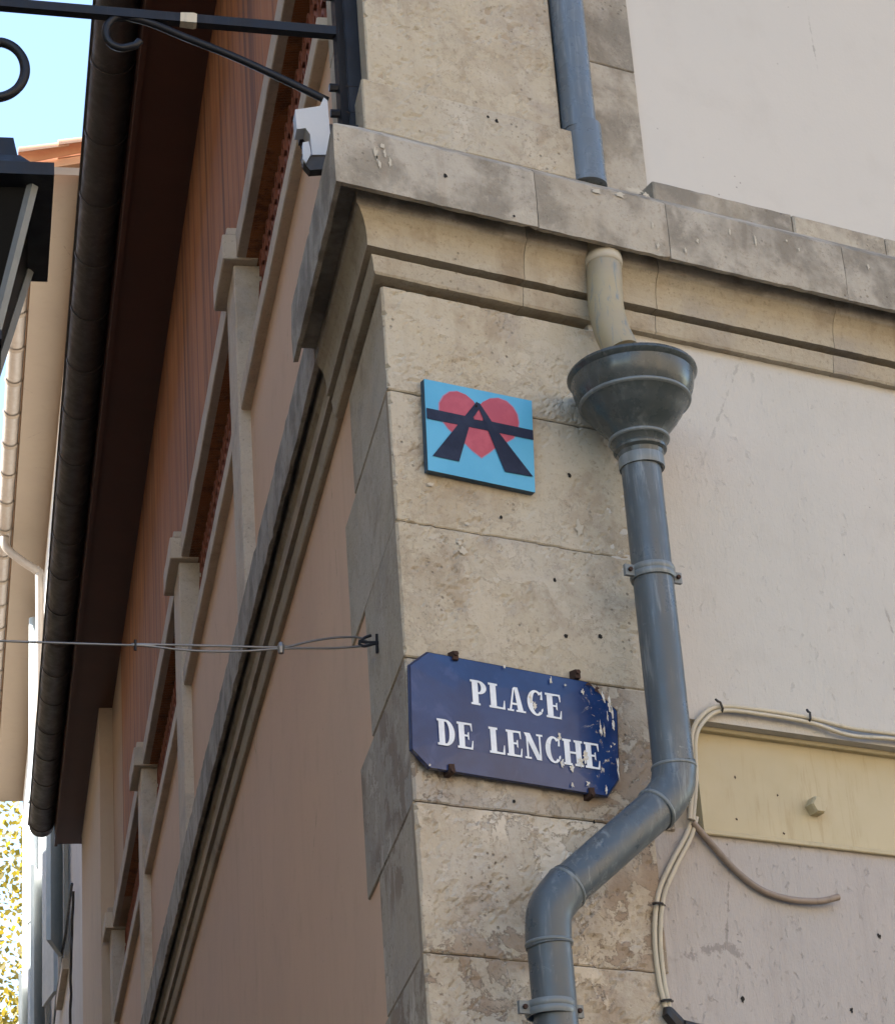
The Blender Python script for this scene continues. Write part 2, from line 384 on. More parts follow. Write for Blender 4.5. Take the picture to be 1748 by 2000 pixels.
def quoin(w, l, z0, z1, off=0.0, chip=.004, base=None, amt=None):
    """one corner stone: the two faces meet at a worn arris"""
    cx = -1.394*off
    V, Fc = [], []; fine = amt is not None; n = max(4, int((z1-z0)/(.0085 if fine else .022))); bev = .0032
    zs = [z0, z0+bev]+[z0+(z1-z0)*i/n for i in range(1, n)]+[z1-bev, z1]
    a, b, f, e = plan(w, l)
    nc = int(w/.0085) if fine else 1
    prev = 0; k = 8+nc-1
    for i, z in enumerate(zs):
        ins = bev if i in (0, len(zs)-1) else 0
        prev = (.75 if fine else .5)*prev+rnd.uniform(0, chip*(.5 if fine else 1))
        ch = .002+prev+(rnd.uniform(.004, .009) if rnd.random() < (.05 if fine else .10) else 0)
        p0 = np.array([cx+ch+ins, -off+ins]); p1 = np.array([a[0]-.006-ins, -off+ins])
        ring = []
        for c in range(nc):
            q = p0+(p1-p0)*c/nc
            if fine:
                edge = min(1, c/3.0)*min(1, min(z-z0, z1-z)/.012+.8)
                q = q+np.array([0, relief(q[0], z, amt)*edge])
            ring.append(q)
        ring += [p1, np.array([a[0], -off+.006+ins]), b, f,
                e+LN[:2]*(off-.006-ins), (LD*(l-.006-ins))[:2]+LN[:2]*(off-ins), np.array([cx, -off])+LD[:2]*(ch+ins)-LN[:2]*ins]
        V += [(p[0], p[1], z) for p in ring]
    k = len(ring)
    for i in range(len(zs)-1):
        for j in range(k): Fc.append((i*k+j, i*k+(j+1) % k, (i+1)*k+(j+1) % k, (i+1)*k+j))
    Fc += [tuple(range(k))[::-1], tuple(range((len(zs)-1)*k, len(zs)*k))]
    return V, Fc
def core(w, l, z0, z1, ins):
    a, b, f, e = plan(w, l, .3); c = np.array([ins*.4, ins])
    P = [c+LD[:2]*0, a+[-ins*2, ins], b, f, e-LN[:2]*ins-LD[:2]*ins*2]
    P[0] = np.array([ins*.35, ins]); n = 5
    V = [(p[0], p[1], z) for z in (z0, z1) for p in P]
    return V, [tuple(range(n))[::-1], tuple(range(n, 2*n))]+[(i, (i+1) % n, n+(i+1) % n, n+i) for i in range(n)]
pilo = MB().add(*core(.62, .50, 0, 4.92, .012)).obj('corner_pilaster', m_mortar, bld)
zc = [4.921, 4.63, 4.28, 3.93, 3.58, 3.23, 2.88, 2.53, 2.18, 1.83, 1.48, 1.13, .78, .40, 0]
lens = [.59, .79, .53, .74, .55]
for i in range(len(zc)-1):
    z1, z0 = zc[i], zc[i+1]; l = lens[i % 5]+rnd.uniform(-.01, .01); w = .625+rnd.uniform(-.015, .025)
    w = w+.07 if z0 > 3.5 else w
    mb = MB().add(*quoin(w, l, z0+.0013, z1-.0013, rnd.uniform(-.0012, .0012), .004 if i < 3 else .006, None, ((.35, .15, .55, .75, .9, 1.0)[i] if i < 6 else None)))
    mb.obj('quoin_stone', m_stone if i < 3 else m_stone_low, pilo)
# --- upper pilaster
upo = MB().add(*core(.55, .50, 5.30, ZS, .005)).obj('upper_pilaster', m_mortar, bld)
MB().add(*quoin(.598, .62, 5.36, 5.514, .022, .004, None, .1)).obj('base_stone', m_stone, upo)
for z0, z1 in ((5.517, 5.98), (5.98, 6.36), (6.36, 6.80), (6.80, 7.25), (7.25, 7.7), (7.7, 8.1), (8.1, 8.52)):
    MB().add(*quoin(.578, .60, z0+.001, z1-.001, 0, .003, None, .25 if z0 < 6 else None)).obj('shaft_stone', m_stone, upo)
for z0, z1 in ((5.33, 5.83), (5.83, 6.4), (6.4, 6.9), (6.9, 7.5), (7.5, 8.0), (8.0, 8.52)):
    MB().add(*bevbox(RW, .56, .879, -.35, -.06, z0+.001, z1-.001, .003, .0006, 6)).obj('strip_stone', m_cornice, upo)
# --- cornice
PROF = [(-.05, 4.922), (-.040, 4.922), (-.040, 4.9365), (.016, 4.938), (.019, 4.944), (.023, 4.975), (.025, 4.988), (-.032, 4.9895), (-.032, 5.0015), (.037, 5.0035), (.036, 5.025), (.038, 5.05), (.044, 5.075),
        (.054, 5.095), (.063, 5.105), (.060, 5.150), (.108, 5.152), (.111, 5.106), (.125, 5.106), (.126, 5.19), (.125, 5.272), (.116, 5.284), (.0, 5.378), (-.12, 5.385)]
def prof_left(p):
    o, z = p
    if o > .07: return (o-.06, z)
    if o > .04: return (o-.030, z)
    return (o-.008, z)
ARR = {18: 1, 17: 1, 20: .8, 21: .8, 6: .35, 5: .35, 3: .4, 9: .3}
def sweep(path, prof, chip=.0025):
    """path: list of functions prof point -> 3D; profile kept shared along the sweep"""
    V, Fc = [], []; k = len(prof); big = 0
    for s, fn in enumerate(path):
        big = max(0, big-1)
        if rnd.random() < .045: big = 2
        for j, (o, z) in enumerate(prof):
            q = ARR.get(j, 0)*chip
            amp = q*(3.2 if big and j in (17, 18) else 1)
            V.append(fn(o-abs(rnd.gauss(0, .6))*q*.8, z+(rnd.gauss(0, .5)*q if j not in (17, 18) else abs(rnd.gauss(0, .6))*amp)))
    for i in range(len(path)-1):
        for j in range(k-1): Fc.append((i*k+j, (i+1)*k+j, (i+1)*k+j+1, i*k+j+1))
    Fc.append(tuple(range(k))); Fc.append(tuple(range((len(path)-1)*k, len(path)*k))[::-1])
    return V, Fc
def lfun(u): return lambda o, z: LW(u, o, z)
def rfun(x): return lambda o, z: RW(x, o, z)
def corn(o, z): return np.array([-1.394*o, -o, z])
cor = empty('cornice', (0, 0, 5.1), None, None, None, bld)
def stations(a, b, d=.02):
    n = max(2, int(abs(b-a)/d)); return [a+(b-a)*i/n for i in range(n+1)]
path = [lfun(u) for u in stations(.735, .03)]+[corn]+[rfun(x) for x in stations(.03, .395)]
tag(MB().add(*sweep(path, PROF)).obj('cornice_stone', m_cornice, cor), 'corner stone of the cornice')
for a, b in ((.397, .792), (.794, 1.36), (1.362, 2.3), (2.302, 3.4), (3.402, 5), (5.002, 9)):
    MB().add(*sweep([rfun(x) for x in stations(a, b, .02 if a < 1.6 else .2)], PROF)).obj('cornice_stone', m_cornice, cor)
for a, b in ((.737, 1.9), (1.903, 3.2), (3.203, 4.6), (4.603, 6.1), (6.103, 7.6), (7.603, 9.2), (9.203, 10.8), (10.803, 11.52)):
    MB().add(*sweep([lfun(u) for u in stations(b, a, .05)], [prof_left(p) for p in PROF], .004)).obj('cornice_stone', m_cornice, cor)
# weathering course above the cornice along the square wall
for a, b in ((.845, 1.30), (1.303, 1.62), (1.623, 2.6), (2.603, 5), (5.003, 9)):
    MB().add(*bevbox(RW, a, b, -.1, .012, 5.345, 5.428, .005, .0025, max(3, int((b-a)/.03)))).obj('weathering_course', m_cornice, cor)
# --- street bays: little pilasters with capitals, lintels, sills and clay lattices
caps = [(2.82, 3.20), (5.45, 5.87), (8.15, 8.56), (11.15, 11.47)]
bays = [(.60, 2.86), (3.11, 5.50), (5.78, 8.20), (8.46, 11.20)]
for u0, u1 in caps:
    p = MB().add(*bevbox(LW, u0+.03, u1-.08, -.11, .038, 5.30, 6.692, .005, .0015, 3)).obj('bay_pilaster', m_trim, bld)
    MB().add(*bevbox(LW, u0-.01, u1, -.05, .080, 6.693, 6.80, .005, .002, 5)).obj('capital', m_trim, p)
    MB().add(*bevbox(LW, u0+.0, u1-.02, -.05, .062, 6.803, 6.835, .004, .001, 3)).obj('capital_fillet', m_trim, p)
def arch_piece(w, h, d, t):
    V, Fc = [], []; n = 7
    for dd in (0, -d):
        for rr in (1, 0):
            for k in range(n):
                a = math.pi*k/(n-1)
                V.append(((w/2-rr*0-(1-rr)*t)*math.cos(a), dd, (h-(1-rr)*t)*math.sin(a)))
    for k in range(n-1):
        A, B, Cc, D = k, n+k, 2*n+k, 3*n+k
        Fc += [(A, A+1, B+1, B), (Cc, D, D+1, Cc+1), (A, Cc, Cc+1, A+1), (B, B+1, D+1, D)]
    return V, Fc
av, af = arch_piece(.098, .085, .05, .014)
arch_me = bpy.data.meshes.new('clay_tile'); arch_me.from_pydata(av, [], af); arch_me.materials.append(m_terra)
angL = math.atan2(LD[1], LD[0])
for bi, (u0, u1) in enumerate(bays):
    MB().add(*bevbox(LW, u0, u1, -.11, .030, 6.70, 6.81, .004, .0015, 20)).obj('lintel_band', m_trim, bld)
    MB().add(*bevbox(LW, u0, u1, -.11, .030, 6.085, 6.165, .004, .0015, 20)).obj('sill_band', m_trim, bld)
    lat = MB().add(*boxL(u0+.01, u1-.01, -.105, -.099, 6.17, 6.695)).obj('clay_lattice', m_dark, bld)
    nu = int((u1-u0-.06)/.102)
    for r in range(5):
        for c in range(nu):
            uu = u0+.06+.102*c+(.051 if r % 2 else 0)
            if uu < .9: continue
            o = bpy.data.objects.new('clay_tile', arch_me); COL.objects.link(o); o.parent = lat
            o.rotation_euler = (0, 0, angL)
            pw = LW(uu, -.045, 6.168+r*.104); o.location = Vector(tuple(pw))-wloc(lat)
# --- eave, fascia, gutter, roof
eave = MB().add(*boxL(-1.2, 14.4, -.5, .262, ZS, ZS+.05)).obj('eave_soffit', m_soffit, bld)
MB().add(*boxL(-1.2, 14.4, .264, .288, ZS-.02, ZS+.16)).obj('fascia_board', m_soffit, eave)
gut = MB(); n = 18
GO, GZ, GR = .386, 8.54, .096
ring = [(GO+GR*math.cos(a), GZ+GR*math.sin(a)) for a in [math.pi*(1+i/n) for i in range(n+1)]]
inner = [(GO+(GR-.006)*math.cos(a), GZ+(GR-.006)*math.sin(a)) for a in [math.pi*(2-i/n) for i in range(n+1)]]
ringc = ring+[(GO+GR+.012, GZ+.004), (GO+GR+.010, GZ+.016), (GO+GR-.006, GZ+.010)]+inner
us = stations(-1.2, 14.45, .5); k = len(ringc); V = []; Fc = []
for u in us: V += [LW(u, o, z) for o, z in ringc]
for i in range(len(us)-1):
    for j in range(k): Fc.append((i*k+j, i*k+(j+1) % k, (i+1)*k+(j+1) % k, (i+1)*k+j))
Fc += [tuple(range(k)), tuple(range((len(us)-1)*k, len(us)*k))]
gutter = MB().add(V, Fc).obj('gutter', m_gutter, bld, True, 40)
u = 3.1
while u < 14.4:
    V = []; Fc = []
    rr = [(GO+(GR+.0045)*math.cos(a), GZ+(GR+.0045)*math.sin(a)) for a in [math.pi*(1+i/n) for i in range(n+1)]]
    for uu in (u, u+.030): V += [LW(uu, o, z) for o, z in rr]
    kk = len(rr); Fc = [(j, j+1, kk+j+1, kk+j) for j in range(kk-1)]
    V2 = [LW(uu, o+(GO-o)*.04, z+(GZ-z)*.04) for uu in (u, u+.030) for o, z in rr]
    Fc += [(2*kk+j, 3*kk+j, 3*kk+j+1, 2*kk+j+1) for j in range(kk-1)]
    Fc += [(j, 2*kk+j, 2*kk+j+1, j+1) for j in range(kk-1)]+[(kk+j, kk+j+1, 3*kk+j+1, 3*kk+j) for j in range(kk-1)]
    MB().add(V+V2, Fc).obj('gutter_joint', m_gutter, gutter, True, 40); u += .54+rnd.uniform(-.03, .03)
# gutter far end cap
V = [LW(14.452, o, z) for o, z in ring]; MB().add(V, [tuple(range(len(V)))]).obj('gutter_end', m_gutter, gutter)
MB().add([LW(-1.2, .30, 8.62), LW(14.4, .30, 8.62), LW(14.4, -6, 10.9), LW(-1.2, -6, 10.9), LW(-1.2, .30, 8.52), LW(14.4, .30, 8.52), LW(14.4, -6, 10.8), LW(-1.2, -6, 10.8)],
         [(0, 3, 2, 1), (4, 5, 6, 7), (0, 1, 5, 4), (1, 2, 6, 5), (2, 3, 7, 6), (3, 0, 4, 7)]).obj('roof', m_terra, bld)
# holes, plugs and chips in the corner stones
def blob(cx, cz, r, o, n=9, ax=1.0, el=1.0, seed=0, lo=.45, hi=1.25):
    q = random.Random(seed); P = []; n = n+5; ax = ax*.9
    for k in range(n):
        a = -2*math.pi*k/n; s = r*q.uniform(lo, hi); P.append(RW(cx+s*ax*math.cos(a), o, cz+s*el*math.sin(a)))
    return P, [tuple(range(n))[::-1]]
holes = [(953, 228, 4), (970, 236, 5), (870, 343, 5), (1004, 422, 3.5), (979, 1010, 4), (1112, 928, 5), (1083, 1133, 4), (1105, 1242, 6), (1172, 1243, 6), (1004, 1565, 4), (1160, 1605, 3.5)]
for i, (px, py, r) in enumerate(holes):
    o = .1275 if 330 < py < 425 else (.0235 if py < 330 else .0022)
    a, b = RX(px, py, o); MB().add(*blob(a, b, r/840, o, 9, 1, rnd.uniform(.8, 1.3), i, .75, 1.15)).obj('drill_hole', m_hole, pilo)
for i, (px, py, r, el) in enumerate([(1131, 1032, 11, 1.6), (842, 946, 8, .5), (913, 1022, 7, .5), (905, 1075, 10, .8), (970, 1133, 9, .7), (898, 1060, 7, .6), (1150, 690, 7, .8)]):
    a, b = RX(px, py, .0022); MB().add(*blob(a, b, r/790, .0022, 11, 1, el, 50+i)).obj('mortar_patch', m_chip, pilo)
for i, (px, py, r, el) in enumerate([(735, 300, 5, 2.6), (742, 320, 4, 3), (752, 298, 4, 2.4), (762, 318, 4, 3.4), (737, 310, 3, 3.5), (748, 285, 6, 1), (1240, 372, 22, .35), (1210, 380, 14, .5), (1165, 372, 13, .5), (1262, 380, 10, .6), (1362, 470, 3.5, 2), (1425, 452, 3.5, 2.4), (1475, 470, 3, 4), (1535, 470, 3.5, 1), (1285, 480, 4, 2), (1338, 488, 3.5, 2), (1695, 520, 4, 2), (1560, 487, 3, 1.5), (1274, 440, 3, 3)]):
    a, b = RX(px, py, .1285); MB().add(*blob(a, b, r/790, .1285, 11, 1, el, 80+i)).obj('dropping_mark', m_chip, cor)

# ================================================================== DOWNPIPE
dp = empty('rainwater_downpipe', (.6, -.16, 2.2), 'grey zinc downpipe with bowl shaped hopper and a kinked lower run on the corner', 'downpipe')
PO = .160; PXC = .602
MB().add(*tube([RW(.632, .0, z) for z in (8.2, 7.3, 6.4, 5.53)], .048, 28)).obj('upper_pipe', m_pipe_up, dp, True, 50)
MB().add(*tube([RW(.640, .0, z) for z in (5.36, 5.38, 5.45, 5.535, 5.548, 5.55)], [.053, .053, .053, .053, .0525, .049], 28)).obj('socket', m_pipe_up, dp, True, 50)
el = smoothpath([RP(1176, 470, .060), RP(1178, 505, .065), RP(1181, 560, .075), RP(1184, 605, .090), RP(1196, 650, .115), RP(1216, 690, .140)], 6)
ce = MB().add(*tube(el, .0455, 24)).obj('cream_elbow', m_cream, dp, True, 50)
i0 = 6; MB().add(*tube(el[i0:i0+3], [.0475, .049, .0475], 24)).obj('mortar_ring', m_chip, ce, True)
HZ = 4.707
hop = [(.150, .002), (.158, .004), (.1615, .0), (.1625, -.006), (.159, -.012), (.1535, -.017), (.1525, -.030), (.149, -.048), (.143, -.064), (.136, -.077), (.1375, -.081), (.134, -.086), (.127, -.094), (.117, -.113),
       (.103, -.134), (.087, -.153), (.074, -.168), (.0695, -.178), (.0735, -.182), (.0735, -.188), (.0685, -.193), (.0625, -.205), (.0665, -.210), (.0655, -.216), (.058, -.222), (.0545, -.238), (.0545, -.262), (.050, -.264)]
hop += [(.046, -.26), (.046, -.2), (.1, -.13), (.13, -.08), (.145, -.03), (.150, .002)]
h = MB().add(*lathe((PXC+.003, -PO, HZ), hop, 56)).obj('hopper', m_hopper, dp, True, 35)
MB().add(*lathe((PXC+.003, -PO, HZ-.237), [(.0555, -.026), (.0565, -.02), (.0565, 0), (.0555, .004)], 40)).obj('hopper_collar', m_band, h, True, 40)
e1 = RP(1318, 1548, PO); e2 = RP(1063, 1772, PO); bot = RP(1072, 1985, PO)
top = RW(PXC, PO, HZ-.25); X1 = e1[0]; X2 = e2[0]
a1 = RW(PXC, PO, e1[2]+.055); a2 = e1; d12 = (e2-e1)/np.linalg.norm(e2-e1)
MB().add(*tube([top, RW(PXC, PO, 4.0), a1], .049, 28)).obj('pipe', m_pipe, dp, True, 50)
elb = smoothpath([a1+[0, 0, .012], a1, a1*.25+e1*.5+(e1+d12*.06)*.25, e1+d12*.065, e1+d12*.078], 5)
MB().add(*tube(elb, [.0525]*2+[.0515]*(len(elb)-4)+[.0525]*2, 28)).obj('elbow', m_pipe, dp, True, 50)
MB().add(*tube([e1+d12*.06, e1+d12*.2, e2-d12*.06], .049, 28)).obj('slanted_pipe', m_pipe, dp, True, 50)
low = e2+np.array([0.004, 0, -.075])
elb = smoothpath([e2-d12*.085, e2-d12*.07, e2*.5+(e2-d12*.06)*.25+low*.25, low, low+[0, 0, -.014]], 5)
MB().add(*tube(elb, [.0525]*2+[.0515]*(len(elb)-4)+[.0525]*2, 28)).obj('elbow', m_pipe, dp, True, 50)
MB().add(*tube([low+[0, 0, .01], low+[.001, 0, -.3], low+[.004, 0, -1.0], low+[.004, 0, -3.0]], .049, 28)).obj('lower_pipe', m_pipe, dp, True, 50)
for cpt, dr in ((a1+[0, 0, .006], [0, 0, .006]), (e1+d12*.074, d12*.006), (e2-d12*.078, d12*.006), (low+[0, 0, -.008], [0, 0, .006])):
    MB().add(*tube([cpt-np.array(dr)*.7, cpt, cpt+np.array(dr)*.7], [.0522, .0538, .0522], 28)).obj('solder_seam', m_band, dp, True)
for zz, r_ in ((-.081, .1365), (-.185, .0725)):
    MB().add(*lathe((PXC+.003, -PO, HZ+zz), [(r_-.004, .006), (r_+.0025, .004), (r_+.004, 0), (r_+.0025, -.004), (r_-.004, -.006)], 56)).obj('hopper_bead', m_band, h, True)
def clamp(c):
    k = MB().add(*lathe(c, [(.0495, -.016), (.0535, -.016), (.0555, -.010), (.0555, -.004), (.0535, 0), (.0555, .004), (.0555, .010), (.0535, .016), (.0495, .016)], 36)).obj('clamp', m_band, dp, True, 40)
    for s in (-1, 1):
        b0 = c[0]+s*.050; b1 = c[0]+s*.080
        m = MB().add(*hexa([(min(b0, b1), c[1]-.006, c[2]-.014), (max(b0, b1), c[1]-.006, c[2]-.014), (max(b0, b1), c[1]+.004, c[2]-.014), (min(b0, b1), c[1]+.004, c[2]-.014),
                            (min(b0, b1), c[1]-.006, c[2]+.014), (max(b0, b1), c[1]-.006, c[2]+.014), (max(b0, b1), c[1]+.004, c[2]+.014), (min(b0, b1), c[1]+.004, c[2]+.014)])).obj('clamp_ear', m_band, k)
        MB().add(*tube([(c[0]+s*.068, c[1]-.013, c[2]), (c[0]+s*.068, c[1]+.010, c[2])], .0055, 6)).obj('clamp_bolt', m_rust, k)
    MB().add(*tube([(c[0]+.02, c[1]+.045, c[2]), (c[0]+.085, -.0, c[2])], .006, 8)).obj('wall_pin', m_band, k)
clamp(tuple(RP(1274, 1122, PO))); clamp(tuple(RP(1075, 1972, PO)))

# ================================================================== STREET SIGN
OS = .022
tilt = math.radians(-1.2)
TL = RP(835, 1272, OS); TR = RP(1150, 1331, OS); R1 = RP(1207, 1388, OS); R2 = RP(1212, 1520, OS); BR = RP(1188, 1556, OS); BL = RP(838, 1500, OS); L2 = RP(803, 1463, OS); L1 = RP(799, 1298, OS)
sg = empty('street_sign', tuple((TL+BR)/2*np.array([1, 0, 1])+np.array([0, -.002, 0])), 'dark blue enamel street name sign with chipped right edge, fixed to the corner stones', 'street sign')
out = [L1, TL, TR, R1, R2, BR, BL, L2]; ctr = sum(out)/8
t = NT('blue_enamel')
c = t.mix(t.ramp(t.noise(5, 5, .6), .4, .62), (.006, .023, .095), (.011, .038, .135))
c = t.mix(t.ramp(t.noise(13, 4, .6, .8), .54, .66, 0, .6), c, (.035, .06, .17))
sx = t.sep(); edge = t.ramp(sx[0], .30, .57)
worn = t.math('MULTIPLY', t.ramp(t.noise(30, 6, .7, 1.4), .60, .64), t.ramp(sx[0], .44, .53))
c = t.mix(worn, c, t.mix(t.ramp(t.noise(70), .45, .55), (.62, .58, .46), (.16, .10, .055)))
m_enamel = t.out(c, .22, t.bump(worn, .25, .003))
m_enamel_edge = paint_mat('sign_rim', (.008, .012, .045), (.012, .018, .06), (.2, .18, .15), .4, .6)
def ringat(s, o): return [np.array([ctr[0]+(p[0]-ctr[0])*s, -o, ctr[2]+(p[2]-ctr[2])*s]) for p in out]
V = []; Fc = []
rings = [(.985, .006), (1.0, .012), (1.0, .018), (.985, .0215), (.6, .0245), (.25, .0255)]
for s, o in rings: V += ringat(s, o)
for i in range(len(rings)-1):
    for j in range(8): Fc.append((i*8+j, (i+1)*8+j, (i+1)*8+(j+1) % 8, i*8+(j+1) % 8)[::-1])
Fc.append(tuple(range(40, 48))[::-1]); Fc.append(tuple(range(8)))
MB().add(V, Fc).obj('plate', m_enamel, sg)
V = []; Fc = []
for s, o in ((1.002, .0135), (1.003, .0165), (.988, .0222)): V += ringat(s, o)
for i in range(2):
    for j in range(8): Fc.append((i*8+j, (i+1)*8+j, (i+1)*8+(j+1) % 8, i*8+(j+1) % 8)[::-1])
MB().add(V, Fc).obj('rim', m_enamel_edge, sg)
m_letter = NT('white_enamel'); q = m_letter.noise(25, 5)
m_letter = m_letter.out(m_letter.mix(m_letter.ramp(q, .4, .7), (.70, .75, .80), (.58, .63, .68)), .3)
# slab-serif capitals, unit cap height, drawn as small polygons
def rect(a, b, c_, d): return [(a, c_), (b, c_), (b, d), (a, d)]
def arc(cx, cy, rx, ry, ix, iy, icx, a0, a1, n=14):
    ps = []
    for i in range(n):
        s0 = math.radians(a0+(a1-a0)*i/n); s1 = math.radians(a0+(a1-a0)*(i+1)/n)
        ps.append([(cx+rx*math.cos(s0), cy+ry*math.sin(s0)), (cx+rx*math.cos(s1), cy+ry*math.sin(s1)), (icx+ix*math.cos(s1), cy+iy*math.sin(s1)), (icx+ix*math.cos(s0), cy+iy*math.sin(s0))])
    return ps
def stem(x): return [rect(x-.02, x+.235, .07, .93), rect(x-.09, x+.305, 0, .085), rect(x-.09, x+.305, .915, 1)]
LET = {
    'P': (.72, stem(.10)+arc(.34, .725, .36, .275, .13, .20, .34, -90, 90)+[rect(.31, .345, .925, 1), rect(.31, .345, .45, .525)]),
    'L': (.72, stem(.10)+[rect(.31, .70, 0, .075), [(.60, .07), (.70, .07), (.70, .36), (.665, .36)]]),
    'A': (.84, [[(.36, 1), (.52, 1), (.72, .07), (.48, .07)], [(.30, .95), (.385, 1), (.20, .07), (.12, .07)], rect(.22, .54, .27, .35), rect(.02, .30, 0, .075), rect(.40, .82, 0, .075)]),
    'C': (.76, arc(.40, .5, .38, .52, .17, .44, .42, 48, 312, 22)+[[(.60, .66), (.70, .66), (.70, 1.0), (.655, 1.0)], [(.60, .90), (.655, .80), (.66, .95), (.58, .97)], [(.60, .08), (.70, .22), (.70, .32), (.62, .25)]]),
    'E': (.74, stem(.10)+[rect(.31, .68, 0, .075), rect(.31, .68, .925, 1), rect(.31, .52, .47, .545), [(.60, .07), (.69, .07), (.71, .34), (.67, .34)], [(.60, .93), (.68, .93), (.68, .70), (.645, .70)], [(.47, .38), (.53, .34), (.53, .66), (.47, .62)]]),
    'D': (.82, stem(.10)+arc(.36, .5, .42, .5, .18, .425, .36, -90, 90, 16)+[rect(.31, .365, .925, 1), rect(.31, .365, 0, .075)]),
    'N': (.90, [rect(.12, .20, .07, .93), rect(.70, .78, .0, .93), [(.03, 1), (.30, 1), (.79, .0), (.56, .0)], rect(.02, .31, 0, .075), rect(.59, .88, .925, 1)]),
    'H': (.94, stem(.10)+stem(.62)+[rect(.31, .63, .46, .54)]),
}
def text(word, p0, p1, hgt, gap=.06):
    """lay the word between two photo points on the sign face"""
    a = RP(*p0, .026); b = RP(*p1, .026)
    adv = sum(.62 if ch == ' ' else LET[ch][0]+gap for ch in word)-gap
    ex = (b-a)/adv; ez = np.array([math.sin(-tilt)*.3, 0, 1])*hgt
    x = 0
    for ch in word:
        if ch == ' ': x += .62; continue
        mb = MB(); wd, polys = LET[ch]
        for k, pl in enumerate(polys):
            o_ = .0268+.00006*(k % 9)+.00002*(k % 4)
            pts = [a+ex*(x+px)+ez*pz for px, pz in pl]
            for p in pts: p[1] = -o_
            # anticlockwise seen from the square
            ar = sum(pts[i][0]*pts[(i+1) % len(pts)][2]-pts[(i+1) % len(pts)][0]*pts[i][2] for i in range(len(pts)))
            if ar < 0: pts = pts[::-1]
            mb.add(pts, [tuple(range(len(pts)))])
        mb.obj('letter', m_letter, sg); x += wd+gap
text('PLACE', (920, 1375), (1099, 1406), .0615)
text('DE LENCHE', (855, 1454), (1174, 1504), .0640)
m_flake = NT('bare_ground_coat'); m_flake = m_flake.out(m_flake.mix(m_flake.ramp(m_flake.noise(110), .4, .6), (.52, .47, .36), (.62, .63, .62)), .8)
for i, (px, py, r, el_, ma) in enumerate([(1133, 1488, 17, .55, 1), (1118, 1500, 9, .8, 1), (1143, 1478, 11, 1.0, 1), (1098, 1490, 6, 1.4, 1), (1093, 1440, 8, .8, 1), (1044, 1378, 7, 1.0, 1), (1036, 1362, 6, 1.3, 1), (1173, 1424, 5, 3.0, 1), (1180, 1428, 3, 4, 1),
                                     (1166, 1345, 8, 1.3, 2), (1178, 1362, 6, 2.4, 2), (1190, 1376, 6, 2.4, 2), (1150, 1336, 9, .6, 2), (1198, 1418, 7, 1.4, 2), (1138, 1352, 5, 1.2, 1), (1076, 1330, 4, 2.0, 1), (985, 1302, 3.5, 1, 1), (1104, 1338, 4, .8, 1), (1118, 1533, 6, .7, 1), (1148, 1530, 6, 1.1, 2), (1184, 1543, 4, 2.4, 1), (1207, 1500, 4, 6, 1), (1193, 1458, 3, 1, 1), (1196, 1392, 4, 3, 2), (840, 1494, 5, .5, 1), (1186, 1398, 3, 3, 1)]):
    a, b = RX(px, py, .0278); mb = MB().add(*blob(a, b, r/800, .0278, 12, .75, el_*1.15, 200+i, .3, 1.3)); mb.obj('enamel_chip', m_flake if ma == 1 else m_rust if i % 3 == 0 else m_flake, sg)
for px, py, s in ((889, 1281, 1), (1127, 1317, 1), (882, 1502, -1), (1155, 1548, -1)):
    p = RP(px, py, .026); mb = MB()
    mb.add(*hexa([(p[0]-.007, p[1]-.003, p[2]-.010), (p[0]+.007, p[1]-.003, p[2]-.010), (p[0]+.007, 0, p[2]-.012), (p[0]-.007, 0, p[2]-.012), (p[0]-.006, p[1]-.003, p[2]+.011), (p[0]+.007, p[1]-.003, p[2]+.012), (p[0]+.007, 0, p[2]+.016), (p[0]-.006, 0, p[2]+.016)]))
    mb.add(*tube([(p[0], p[1]-.008, p[2]+.004*s), (p[0], .0, p[2]+.004*s)], .006, 7)); mb.obj('fixing_clip', m_rust, sg)

# ================================================================== ART PLAQUE
OPQ = .020
A = RP(828, 740, OPQ); B = RP(1038, 783, OPQ); Cc = RP(1045, 962, OPQ); D = RP(836, 918, OPQ)
pq = empty('heart_plaque', tuple(D), 'square light blue plaque painted with a red heart and a black letter A', 'plaque')
t = NT('sky_blue_paint'); q = t.sep()
c = t.mix(t.ramp(t.noise(6, 4), .35, .65), (.065, .34, .56), (.085, .38, .60)); m_sky = t.out(c, .35)
m_side = paint_mat('plaque_edge', (.02, .06, .10), (.03, .08, .13), (.1, .12, .14), .5, .3)
t = NT('red_spray'); m_red = t.out(t.mix(t.ramp(t.noise(20, 5), .4, .65), (.37, .05, .085), (.43, .07, .105)), .45)
t = NT('navy_spray'); m_navy = t.out(t.mix(t.ramp(t.noise(15, 5), .4, .65), (.010, .017, .042), (.018, .028, .06)), .55); m_navy.node_tree.nodes['Principled BSDF'].inputs['Specular IOR Level'].default_value = .2
MB().add(*poly_plate([D, Cc, B, A], np.array([0, .018, 0]))).obj('panel', m_side, pq)
MB().add([p+np.array([0, -.0006, 0]) for p in (D, Cc, B, A)], [(0, 1, 2, 3)]).obj('painted_face', m_sky, pq)
def plq(pts, o, name, mt):
    P = [RP(px, py, OPQ) for px, py in pts]
    for p in P: p[1] = -(OPQ+o)
    ar = sum(P[i][0]*P[(i+1) % len(P)][2]-P[(i+1) % len(P)][0]*P[i][2] for i in range(len(P)))
    if ar < 0: P = P[::-1]
    MB().add(P, [tuple(range(len(P)))]).obj(name, mt, pq)
